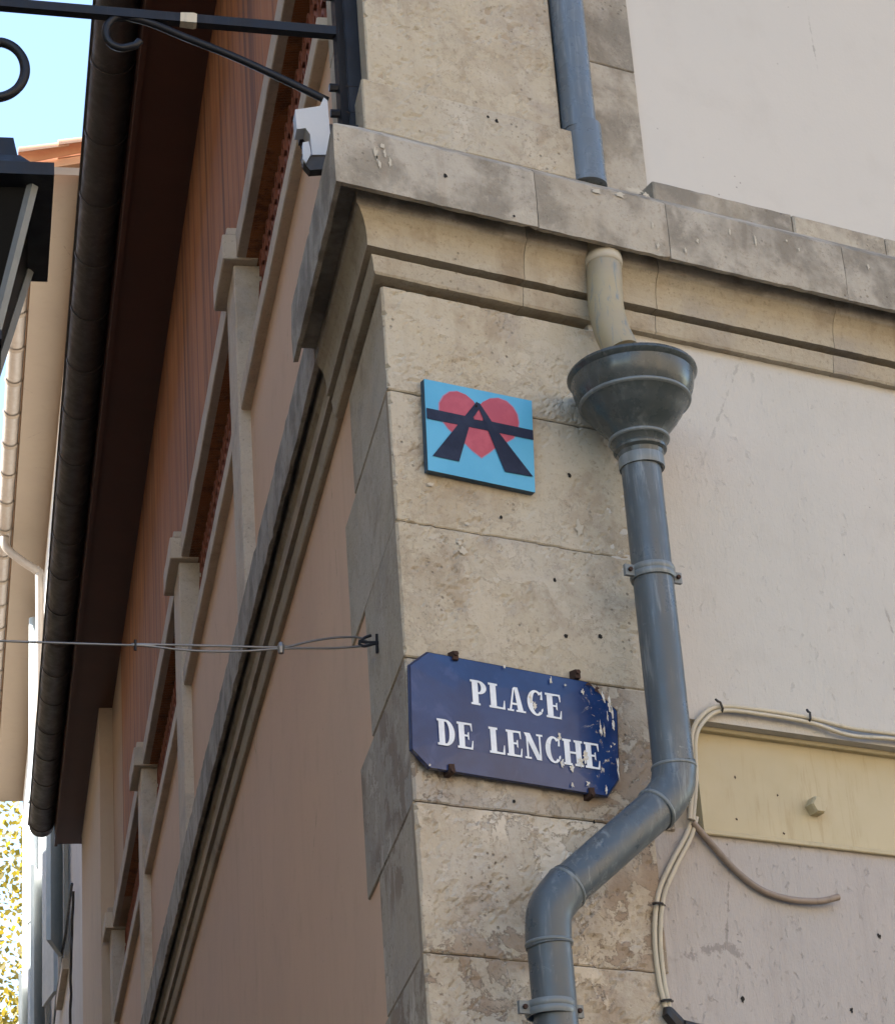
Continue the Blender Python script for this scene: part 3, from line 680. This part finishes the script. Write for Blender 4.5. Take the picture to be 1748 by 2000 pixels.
heart = [(932, 796), (924, 784), (910, 772), (893, 765), (878, 766), (866, 774), (858, 788), (858, 805), (864, 822), (876, 838), (892, 852), (908, 866), (922, 880), (940, 894), (955, 884), (970, 872), (988, 864), (1002, 856), (1010, 842), (1012, 826), (1009, 810), (1001, 796), (988, 784), (972, 778), (956, 779), (942, 786)]
t = NT('red_overspray'); m_halo = t.out((.30, .20, .33), .5)
hc = np.mean(heart, 0); plq([tuple(hc+(np.array(p)-hc)*1.03) for p in heart], .0010, 'heart_halo', m_halo)
plq(heart, .0014, 'heart', m_red)
plq([(832, 797), (1040, 841), (1041, 860), (833, 818)], .0022, 'cross_bar', m_navy)
plq([(930, 785), (937, 797), (919, 822), (896, 902), (844, 891)], .0026, 'letter_stroke', m_navy)
plq([(929, 786), (936, 789), (975, 848), (1040, 932), (985, 922), (942, 818)], .0030, 'letter_stroke', m_navy)
plq([(931, 806), (937, 812), (942, 823), (924, 820)], .0034, 'letter_counter', m_red)
MB().add(*tube([RP(930, 793, .0225), RP(930, 793, .025)], .003, 8)).obj('screw', m_iron, pq)

# ================================================================== STEEL BEAM
bm = empty('steel_beam', (1.5, .05, 3.6), 'cream yellow painted steel beam with bolt head set into the square wall', 'beam')
xb = RX(1362, 1500, -.05)[0]; zt = 3.868; zb = RX(1378, 1629, .0)[1]
MB().add(*boxR(xb, 9, -.11, -.052, zb+.012, zt-.004)).obj('web', m_yellow, bm)
MB().add(*bevbox(RW, RX(1374, 1627, 0)[0], 9, -.11, .002, zb, zb+.012, .002, .0004, 60)).obj('bottom_flange', m_yellow, bm)
MB().add(*bevbox(RW, xb+.0, 9, -.11, -.034, zt-.004, zt+.008, .002, 0, 4)).obj('top_flange', m_yellow, bm)
cb = RP(1597, 1573, -.03)
MB().add(*tube([cb+[0, .024, 0], cb+[0, -.004, 0], cb+[0, -.010, 0]], [.024, .024, .020], 6)).obj('bolt_head', m_yellow, bm)
for i, (px, py) in enumerate([(1518, 1553), (1438, 1600), (1530, 1628), (1435, 1518)]):
    a, b = RX(px, py, -.0515); MB().add(*blob(a, b, .004, -.0515, 8, 1, 1, 300+i)).obj('rust_spot', m_rust, bm)
for i, (px, py) in enumerate([(1716, 1828), (1450, 1952), (1662, 1973), (1225, 1742)]):
    a, b = RX(px, py, -.0085); MB().add(*blob(a, b, .006, -.0085, 8, 1, 1.3, 330+i)).obj('drill_hole', m_hole, bld)

# ================================================================== CABLES ON THE SQUARE WALL
def cable(name, pts, r, mat, label, dup=None, cat='cable', ties=()):
    P = smoothpath([RP(px, py, o) for px, py, o in pts], 8)
    e = empty(name, tuple(P[-1]), label, cat)
    MB().add(*tube(P, r, 10)).obj('cable_sheath', mat, e, True, 50)
    if dup:
        P2 = smoothpath([RP(px+dx, py+dy, o+.002) for (px, py, o), (dx, dy) in zip(pts, dup)], 8)
        MB().add(*tube(P2, r*.9, 10)).obj('cable_sheath', mat, e, True, 50)
    for px, py, o, ang in ties:
        p = RP(px, py, o); dx, dz = math.cos(ang)*.014, math.sin(ang)*.014
        MB().add(*tube([p+[-dx, 0, -dz], p+[-dx*.6, -.008, -dz*.6], p+[dx*.6, -.008, dz*.6], p+[dx, 0, dz], p+[dx*1.5, .004, dz*1.5]], .0032, 6)).obj('cable_clip', m_black, e)
    return e
cable('wall_cable', [(1347, 1600, .012), (1352, 1520, .012), (1350, 1440, .012), (1368, 1400, .012), (1405, 1380, .012), (1480, 1386, .012), (1580, 1402, .012), (1660, 1422, .012), (1748, 1434, .012), (1850, 1452, .012)], .0062, m_cable,
      'pair of ivory cables curving up over the yellow beam', [(6, 2), (7, 2), (8, 4), (9, 6), (6, 8), (4, 9), (2, 10), (-2, 14), (0, 10), (0, 8)], 'cable', [(1405, 1380, .016, 1.9), (1578, 1400, .016, 1.5)])
cable('drop_cable', [(1352, 1592, -.0), (1340, 1630, .0), (1308, 1690, .0), (1284, 1750, .0), (1278, 1830, .0), (1286, 1910, .0), (1300, 1972, .004)], .0062, m_cable,
      'pair of ivory cables dropping below the downpipe bend into a black connector', [(8, 4), (9, 5), (10, 6), (11, 4), (11, 0), (10, 0), (8, 0)], 'cable', [(1284, 1766, .006, 0), (1300, 1955, .008, .1)])
cable('loose_conduit', [(1352, 1606, .006), (1390, 1650, .002), (1440, 1704, .001), (1490, 1740, .001), (1545, 1757, .003), (1600, 1760, .008), (1637, 1752, .014)], .0082, m_cable_d,
      'brown cut-off cable hanging in a curve below the yellow beam')
cn = empty('cable_connector', tuple(RP(1320, 2000, .01)), 'black plastic cable connector at the foot of the ivory cables', 'connector')
p = RP(1304, 1978, .012); q_ = RP(1330, 2010, .016)
MB().add(*tube([p+[0, 0, .012], p, q_, q_+[.08, -.002, -.03], q_+[.12, 0, -.10]], [.010, .016, .020, .018, .014], 8)).obj('housing', m_black, cn, True, 40)
MB().add(*tube([q_+[.0, -.012, .006], q_+[.06, -.02, -.006]], .012, 10)).obj('gland', m_black, cn, True, 40)

# ================================================================== STAY WIRE
UH = .345
hk = LW(UH, 0, LX(740, 1255, 0)[1])
st = empty('stay_wire', tuple(hk), 'thin steel stay wire hooked to the corner stones and crossing the street', 'wire')
MB().add(*tube([hk+LN*-.01, hk+LN*.03, hk+LN*.05+np.array([0, 0, .004])], .0042, 8)).obj('hook_eye', m_iron, st)
MB().add(*tube([hk+LN*.004+[0, 0, .022], hk+LN*.006+[0, 0, -.028]], .0038, 6)).obj('anchor_plate', m_iron, st)
def WP(px, py, du=0): o, z = UP(px, py, UH+du); return LW(UH+du, o, z)
far = LW(UH, 4.5, WP(0, 1253)[2]+.12)
cl1 = WP(549, 1264)
MB().add(*tube(smoothpath([WP(722, 1256), WP(700, 1245), WP(650, 1246), WP(600, 1254), cl1, WP(440, 1262), WP(265, 1258), WP(0, 1252), far], 6), .0028, 6)).obj('wire_rope', m_steel, st, True)
MB().add(*tube(smoothpath([WP(722, 1256), WP(705, 1262), WP(650, 1266), WP(600, 1266), cl1+[0, 0, -.004], WP(470, 1272), WP(380, 1271), WP(300, 1263), WP(266, 1259)], 6), .0028, 6)).obj('wire_tail', m_steel, st, True)
MB().add(*tube(smoothpath([WP(725, 1241), WP(712, 1246), WP(702, 1257), WP(712, 1262), WP(728, 1258), WP(740, 1256)], 4), .004, 6)).obj('hook', m_iron, st, True)
MB().add(*tube([cl1+[0, 0, .012], cl1, cl1+[0, 0, -.016]], [.006, .010, .007], 8)).obj('wire_clamp', m_steel, st)
MB().add(*tube([WP(265, 1250), WP(265, 1270)], .004, 6)).obj('wire_clamp', m_iron, st)

# ================================================================== LANTERN BRACKET AND LANTERN
UB = .10
def BP(px, py): o, z = UP(px, py, UB); return LW(UB, o, z)
br = empty('lantern_bracket', tuple(LW(UB, 0, 5.45)), 'black wrought iron wall bracket with scrolled brace carrying the lantern', 'bracket')
zA = UP(650, 62, UB)[1]
MB().add(*tube([LW(UB, .052, 5.435), LW(UB, .052, 6.6)], .0165, 4, True, True)).obj('wall_bar', m_iron, br)
arm0 = LW(UB, .052, zA-.004); arm1 = LW(UB, 1.35, zA+.058)
MB().add(*tube([arm0, arm1], .0185, 4, True, True)).obj('arm', m_iron, br)
scroll = [BP(640, 197), BP(560, 158), BP(460, 112), BP(360, 72), BP(300, 47), BP(262, 36)]
cxp, cyp = 241, 63
scroll += [BP(cxp+34*math.cos(a)*r, cyp+31*math.sin(a)*r) for a, r in [(math.radians(d), 1) for d in (-90, -125, -160, -195, -230, -265)]]
scroll += [BP(252, 92), BP(266, 88), BP(274, 80)]
MB().add(*tube(smoothpath(scroll, 5), .0105, 8)).obj('brace', m_iron, br, True)
sc2 = [BP(-160, 60)]+[BP(-6+56*math.cos(math.radians(d)), 136+54*math.sin(math.radians(d))) for d in (-110, -80, -50, -20, 10, 40, 70, 100)]+[BP(-60, 170)]
MB().add(*tube(smoothpath(sc2, 5), .013, 8)).obj('scroll', m_iron, br, True)
for z in (5.49, 5.57, 5.86):
    MB().add(*tube([LW(UB-.0, .0, z), LW(UB, .085, z)], .011, 6)).obj('bolt', m_iron, br)
MB().add(*bevbox(LW, UB-.010, UB+.010, .0, .037, 5.44, 6.5, .002)).obj('back_plate', m_iron, br)
ta = (arm1-arm0); tl_ = np.linalg.norm(ta)
def AP(px): return arm0+ta*(((UP(px, 27, UB)[0])-.052)/(1.35-.052))
MB().add(*tube([AP(384), AP(378), AP(362), AP(352)], [.0192, .0215, .0205, .0195], 4, True, True)).obj('paper_tape', m_cable, br)
ln = empty('street_lantern', tuple(LW(UB, 1.05, 4.72)), 'black four sided street lantern at the left edge of the photo', 'lantern')
LO, LZ, LH = 1.05, 5.11, .25
def sq(h_, z, inset=0): return [LW(UB-h_, LO-h_, z), LW(UB+h_, LO-h_, z), LW(UB+h_, LO+h_, z), LW(UB-h_, LO+h_, z)]
def frust(h0, z0, h1, z1):
    P = sq(h0, z0)+sq(h1, z1); V, Fc = hexa(P); return V, [f[::-1] for f in Fc]
# open square top frame
fr_ = MB()
hi = .185
P = sq(LH, LZ)+sq(hi, LZ)+sq(LH, LZ+.035)+sq(hi, LZ+.035)
Fq = []
for i in range(4):
    j = (i+1) % 4; Fq += [(i, j, 4+j, 4+i), (8+i, 12+i, 12+j, 8+j), (i, 8+i, 8+j, j), (4+i, 4+j, 12+j, 12+i)]
fr_.add(P, Fq).obj('top_frame', m_iron, ln)
MB().add(*frust(LH-.03, LZ+.036, .17, LZ+.105)).obj('roof', m_iron, ln)
MB().add(*frust(.165, LZ+.106, .155, LZ+.165)).obj('roof_collar', m_iron, ln)
MB().add(*frust(.10, LZ+.166, .03, LZ+.24)).obj('chimney', m_iron, ln)
MB().add(*tube([LW(UB, LO, LZ+.2), LW(UB, LO, zA+.04)], .012, 8)).obj('hanger', m_iron, ln)
top_c = sq(.20, LZ); bot_c = sq(.115, LZ-.36)
m_lant = paint_mat('lantern_metal', (.16, .18, .19), (.2, .22, .23), (.3, .3, .3), .4, .3)
for a, b in zip(top_c, bot_c): MB().add(*tube([a, b], .014, 4, True, True)).obj('corner_bar', m_lant, ln)
m_lglass = NT('dark_lantern_glass'); m_lglass = m_lglass.out((.004, .0045, .005), .35); m_lglass.node_tree.nodes['Principled BSDF'].inputs['Specular IOR Level'].default_value = .04
for i in range(4):
    j = (i+1) % 4; k0 = LW(UB, LO, LZ-.18)
    P = [p+(k0-p)*.02 for p in (top_c[i], top_c[j], bot_c[j], bot_c[i])]
    Q = [p+(k0-p)*.05 for p in (top_c[i], top_c[j], bot_c[j], bot_c[i])]
    V, Fc = hexa([P[3], P[2], Q[2], Q[3], P[0], P[1], Q[1], Q[0]]); MB().add(V, Fc).obj('pane', m_lglass, ln)
MB().add(*frust(.13, LZ-.385, .13, LZ-.36)).obj('bottom_frame', m_iron, ln)
MB().add(*lathe(tuple(LW(UB, LO, LZ-.39)), [(.0, -.12), (.02, -.10), (.028, -.07), (.015, -.05), (.04, -.02), (.07, 0.0)][::-1], 12)).obj('finial', m_iron, ln, True)

# ================================================================== SENSOR LAMP ON THE CORNICE
US = .10
def SP(px, py, u): o, z = UP(px, py, u); return LW(u, o, z)
se = empty('motion_sensor', tuple(SP(612, 350, US)), 'small white motion sensor box with black underside beside the bracket foot', 'sensor')
F_ = [(577, 214), (625, 207), (633, 190), (640, 196), (645, 260), (637, 302), (610, 302), (606, 262), (597, 250), (580, 252)]
face = [SP(px, py, .03) for px, py in F_]; MB().add(*poly_plate(face[::-1], LD*.05)).obj('housing', m_white, se)
U_ = [(607, 303), (637, 303), (634, 330), (606, 332), (594, 318), (590, 300)]
MB().add(*poly_plate([SP(px, py, .035) for px, py in U_][::-1], LD*.03)).obj('lens_block', m_black, se)
MB().add(*poly_plate([SP(px, py, .028) for px, py in [(592, 278), (603, 276), (608, 300), (598, 318), (592, 310)]][::-1], LD*.02)).obj('adjuster', m_white, se)
MB().add(*poly_plate([SP(px, py, .10) for px, py in [(580, 252), (605, 254), (606, 285), (590, 283)]][::-1], LD*.02)).obj('joint', m_black, se)
MB().add(*boxL(.06, .12, .0, .17, 5.40, 5.43)).obj('mount_arm', m_black, se)

# ================================================================== NEIGHBOUR BUILDING FURTHER UP THE STREET
ZB = 15.0
wn0 = ZP(160, 345, ZB); wf0 = ZP(45, 1565, ZB); en0 = ZP(75, 345, ZB); ef0 = ZP(-8, 1565, ZB)
nb = empty('neighbour_building', (wn0[0], wn0[1], 0), 'taller grey white house beyond the corner building, with beige eave and grey blue shutters', 'building')
dW = (wf0-wn0); dW = dW/np.linalg.norm(dW); nW = np.array([-dW[1], dW[0], 0])   # nW points into the street
def NW(s, o, z): p = wn0+dW*s+nW*o; return np.array([p[0], p[1], z])
LNB = np.linalg.norm(wf0-wn0)
def boxN(s0, s1, o0, o1, z0, z1):
    return hexa([NW(s1, o1, z0), NW(s0, o1, z0), NW(s0, o0, z0), NW(s1, o0, z0), NW(s1, o1, z1), NW(s0, o1, z1), NW(s0, o0, z1), NW(s1, o0, z1)])
MB().add(*boxN(0, LNB, -6, 0, 0, ZB)).obj('wall', m_nb, nb)
eo = (en0-wn0)@nW; eo2 = (ef0-wf0)@nW
V, Fc = hexa([NW(LNB, eo2, ZB), NW(-.02, eo, ZB), NW(-.02, -.3, ZB), NW(LNB, -.3, ZB), NW(LNB, eo2, ZB+.08), NW(-.02, eo, ZB+.08), NW(-.02, -.3, ZB+.08), NW(LNB, -.3, ZB+.08)])
so_ = MB().add(V, Fc).obj('eave_soffit', m_nb_soffit, nb)
def EO(s): return eo+(eo2-eo)*s/LNB
gr = .085; nn = 12; V = []; Fc = []
ss = stations(-.02, LNB, 1.0); rg = [math.pi*(1+i/nn) for i in range(nn+1)]
for s in ss: V += [NW(s, EO(s)+.10+gr*math.cos(a), ZB+.10+gr*math.sin(a)) for a in rg]
kk = nn+1
for i in range(len(ss)-1):
    for j in range(nn): Fc.append((i*kk+j, i*kk+j+1, (i+1)*kk+j+1, (i+1)*kk+j))
g2 = MB().add(V, Fc).obj('gutter', m_nb_gut, nb, True)
s = .4
while s < LNB-.3:
    V = []; Fc = []
    for q in (s, s+.07): V += [NW(q, EO(s)+.10+(gr+.012)*math.cos(a), ZB+.10+(gr+.012)*math.sin(a)) for a in rg]
    V += [NW(s+.035, EO(s)+.10+gr+.03, ZB+.15), NW(s+.035, EO(s)+.10-gr-.02, ZB+.15)]
    Fc = [(j, j+1, kk+j+1, kk+j) for j in range(nn)]
    MB().add(V[:-2], Fc).obj('gutter_hook', m_nb_soffit, g2, True); s += .72
# swan neck from gutter back to the wall, then down
sN = 0.0
qn = ZP(50, 1060, ZB-.05); sN = (qn-wn0)@dW
MB().add(*tube(smoothpath([NW(sN, EO(sN)+.10, ZB+.02), NW(sN, EO(sN)+.08, ZB-.12), NW(sN, EO(sN)-.12, ZB-.30), NW(sN, .12, ZB-.42), NW(sN, .09, ZB-.6), NW(sN, .09, ZB-2.5)], 6), .05, 12)).obj('swan_neck', m_nb_gut, nb, True)
# roof with canal tiles along the near verge
rsl = .24
def NR(s, q, up=0): return NW(s, EO(0)+.12-q, ZB+.09+q*rsl+up)
V, Fc = hexa([NR(LNB, 0), NR(.1, 0), NR(.1, 6), NR(LNB, 6), NR(LNB, 0, .08), NR(.1, 0, .08), NR(.1, 6, .08), NR(LNB, 6, .08)])
rf = MB().add(V, Fc).obj('roof', m_tile, nb)
def canal(s, q0, q1, r0, r1, lift):
    V = []; Fc = []; n_ = 8
    for q, r in ((q0, r0), (q1, r1)):
        for rr in (r, r-.014):
            for k in range(n_+1):
                a = math.pi*k/n_; V.append(NR(s+rr*math.cos(a), q, lift+.08+rr*math.sin(a)))
    m_ = n_+1
    for k in range(n_): Fc += [(k, k+1, 2*m_+k+1, 2*m_+k), (m_+k, 3*m_+k, 3*m_+k+1, m_+k+1), (k, m_+k, m_+k+1, k+1), (2*m_+k, 2*m_+k+1, 3*m_+k+1, 3*m_+k)]
    return V, Fc
for row in range(5):
    for k in range(7):
        MB().add(*canal(-.02+row*.22, k*.36-.06, k*.36+.40, .105, .085, .012 if k % 2 else 0.0)).obj('roof_tile', m_tile, rf, True, 40)
# windows with folded shutters, downpipe and a sagging cable low on the shaded facade
def NPX(px, py, o): # pixel -> s,z on plane o of neighbour facade
    r = ray(px, py); b0 = wn0+nW*o; t_ = ((b0-CAM)@nW)/(r@nW); p_ = CAM+t_*r; return (p_-wn0)@dW, p_[2]
for s0 in (3.2, 7.4, 11.6):
    for zb_ in (1.2, 5.0, 8.6):
        wdo = MB().add(*bevbox(NW, s0, s0+1.1, -.1, .004, zb_, zb_+2.1, .003)).obj('window', m_glass, nb)
        MB().add(*boxN(s0-.12, s0, -.05, .035, zb_-.05, zb_+2.2)).obj('frame', m_trim, wdo)
        MB().add(*boxN(s0+1.1, s0+1.22, -.05, .035, zb_-.05, zb_+2.2)).obj('frame', m_trim, wdo)
        MB().add(*boxN(s0-.15, s0+1.25, -.05, .06, zb_-.15, zb_-.05)).obj('sill', m_trim, wdo)
        for a0, sg_ in ((s0-.02, -1), (s0+1.12, 1)):
            sh_ = MB()
            ang = math.radians(14 if sg_ < 0 else 9)
            def SH(t_, o_, z_): return NW(a0+sg_*(t_*math.cos(ang)), .045+t_*math.sin(ang)+o_, z_)
            V, Fc = hexa([SH(.56, .04, zb_), SH(0, .04, zb_), SH(0, 0, zb_), SH(.56, 0, zb_), SH(.56, .04, zb_+2.1), SH(0, .04, zb_+2.1), SH(0, 0, zb_+2.1), SH(.56, 0, zb_+2.1)])
            shp = MB().add(V, Fc).obj('shutter', m_shut, nb)
s1, z1 = NPX(68, 1700, .08)
s1 = min(s1, LNB-.4)
dpn = MB().add(*tube([NW(s1, .09, ZB-.2), NW(s1, .09, 8), NW(s1, .09, 0)], .06, 12)).obj('downpipe', m_shut, nb, True)
for z in (12.4, 10.9, 9.4, 7.9, 6.4):
    MB().add(*tube([NW(s1, .09, z), NW(s1, .09, z+.06)], .072, 12)).obj('pipe_collar', m_shut, dpn, True)
for px0, py0, px1, py1 in ((142, 1725, 105, 2000), (143, 1740, 138, 2000)):
    a = NPX(px0, py0, .05); b = NPX(px1, py1, .05)
    pts = [NW(a[0]+(b[0]-a[0])*k/9+rnd.uniform(-.05, .05), .05+rnd.uniform(-.006, .006), a[1]+(b[1]-a[1])*k/9) for k in range(10)]
    MB().add(*tube(smoothpath(pts, 3), .012, 6)).obj('facade_cable', m_black, nb)

# ================================================================== BUILDING ACROSS THE STREET (left of the frame; its shadow keeps the street dim)
ob = empty('opposite_building', tuple(LW(8, 4.6, 0)), 'ochre house row across the street whose shade falls on the corner building', 'building')
MB().add(*boxL(-4.5, 34, 4.6, 12, 0, 13.2)).obj('wall', m_opp, ob)
MB().add(*boxL(-4.7, 34.2, 4.25, 12.2, 13.2, 13.35)).obj('eave', m_soffit, ob)
MB().add([LW(-4.7, 4.2, 13.36), LW(34.2, 4.2, 13.36), LW(34.2, 8.3, 14.2), LW(-4.7, 8.3, 14.2), LW(-4.7, 12.3, 13.36), LW(34.2, 12.3, 13.36)], [(0, 1, 2, 3), (3, 2, 5, 4), (0, 3, 4), (1, 5, 2)]).obj('roof', m_terra, ob)
for u in range(-4, 32, 4):
    for z in (1.0, 4.6, 8.2):
        wdo = MB().add(*boxL(u+.6, u+1.7, 4.585, 4.7, z, z+2.0)).obj('window', m_glass, ob)
        MB().add(*boxL(u+.5, u+1.8, 4.52, 4.6, z-.12, z-.02)).obj('sill', m_trim, wdo)
        for uu in (u-.0, u+1.72): MB().add(*boxL(uu, uu+.56, 4.54, 4.585, z, z+2)).obj('shutter', m_wood, ob)

# ================================================================== SUNLIT HOUSES ACROSS THE SQUARE (behind the camera; they throw warm light back)
sq_n = np.array([-.30, .954, 0]); sq_d = np.array([.954, .30, 0]); sq_c = np.array([6.0, -23.0, 0])
def QW(a, o, z): return sq_c+sq_d*a+sq_n*o+np.array([0, 0, z])
def boxQ(a0, a1, o0, o1, z0, z1):
    return hexa([QW(a1, o1, z0), QW(a0, o1, z0), QW(a0, o0, z0), QW(a1, o0, z0), QW(a1, o1, z1), QW(a0, o1, z1), QW(a0, o0, z1), QW(a1, o0, z1)])
m_sq = [plaster_mat('sunny_cream_plaster', (.66, .53, .38), (.63, .50, .36), (.5, .38, .27), .2, .2), plaster_mat('sunny_ochre_plaster', (.62, .46, .28), (.60, .44, .27), (.46, .33, .2), .2, .2)]
for k, (a0, a1, hh) in enumerate(((-26, -12, 14), (-12, 2, 15.5), (2, 15, 13.5), (15, 28, 15))):
    sb = empty('square_building', tuple(QW((a0+a1)/2, 0, 0)), ('cream', 'ochre', 'pale cream', 'warm ochre')[k]+' house across the square behind the viewpoint, ' + ('first', 'second', 'third', 'fourth')[k]+' in the row', 'building', 'houses across the square')
    MB().add(*boxQ(a0+.02, a1-.02, -8, 0, 0, hh)).obj('wall', m_sq[k % 2], sb)
    MB().add(*boxQ(a0, a1, -8.3, .35, hh, hh+.25)).obj('roof', m_terra, sb)
    for aa in range(3):
        for z in (1.0, 4.4, 7.8, 11.0):
            if z+2 > hh: continue
            x0 = a0+2+aa*4
            wq = MB().add(*boxQ(x0, x0+1.1, -.1, .012, z, z+1.9)).obj('window', m_glass, sb)
            MB().add(*boxQ(x0-.1, x0+1.2, -.05, .06, z-.14, z-.02)).obj('sill', m_trim, wq)
            for xx in (x0-.6, x0+1.14): MB().add(*boxQ(xx, xx+.56, .014, .05, z, z+1.9)).obj('shutter', m_wood, sb)

# ================================================================== TREE BEYOND THE HOUSES
tr = empty('plane_tree', (15.6, 46.5, 0), 'sunlit yellow green tree showing below the neighbour eave', 'tree')
tx, ty = 15.2, 46.8
MB().add(*tube(smoothpath([(tx, ty, 0), (tx+.2, ty, 5), (tx-.1, ty+.2, 10), (tx+.1, ty, 14)], 4), [.5-.35*i/12 for i in range(13)], 10)).obj('trunk', m_bark, tr, True)
for k in range(9):
    a = k*2.4; h0 = 7+k*.8; e = (tx+4.5*math.cos(a), ty+4.5*math.sin(a), h0+5.5)
    MB().add(*tube(smoothpath([(tx, ty, h0), ((tx+e[0])/2, (ty+e[1])/2, h0+2.2), e], 4), [.16-.014*i for i in range(9)], 6)).obj('limb', m_bark, tr, True)
t = NT('plane_leaf'); t.b.inputs['Transmission Weight'].default_value = 0
c = t.mix(t.noise(1.7, 3), (.22, .16, .02), (.13, .115, .018)); t.out(c, .6)
tl = t.n.new('ShaderNodeBsdfTranslucent'); t.link(t.mix(t.noise(2.2, 2), (.42, .28, .02), (.30, .24, .025)), tl.inputs[0])
mx = t.n.new('ShaderNodeMixShader'); mx.inputs[0].default_value = .45
t.link(t.b.outputs[0], mx.inputs[1]); t.link(tl.outputs[0], mx.inputs[2]); t.link(mx.outputs[0], t.n['Material Output'].inputs['Surface'])
m_leaf = t.m
rng = np.random.default_rng(3); V = []; Fc = []
cl = [(tx+rng.normal(0, 2.6), ty+rng.normal(0, 2.6), 14+rng.normal(0, 3.0)) for _ in range(110)]
for cx, cy, cz in cl:
    for _ in range(260):
        p = np.array([cx, cy, cz])+rng.normal(0, .55, 3); d1 = rng.normal(0, 1, 3); d1 /= np.linalg.norm(d1); d2 = np.cross(d1, rng.normal(0, 1, 3)); d2 /= np.linalg.norm(d2)
        s_ = rng.uniform(.05, .10); i = len(V); V += [p-d1*s_, p+d2*s_*.7, p+d1*s_, p-d2*s_*.7]; Fc.append((i, i+1, i+2, i+3))
cr = mesh_obj('crown', V, Fc, m_leaf, tr); cr['kind'] = 'stuff'
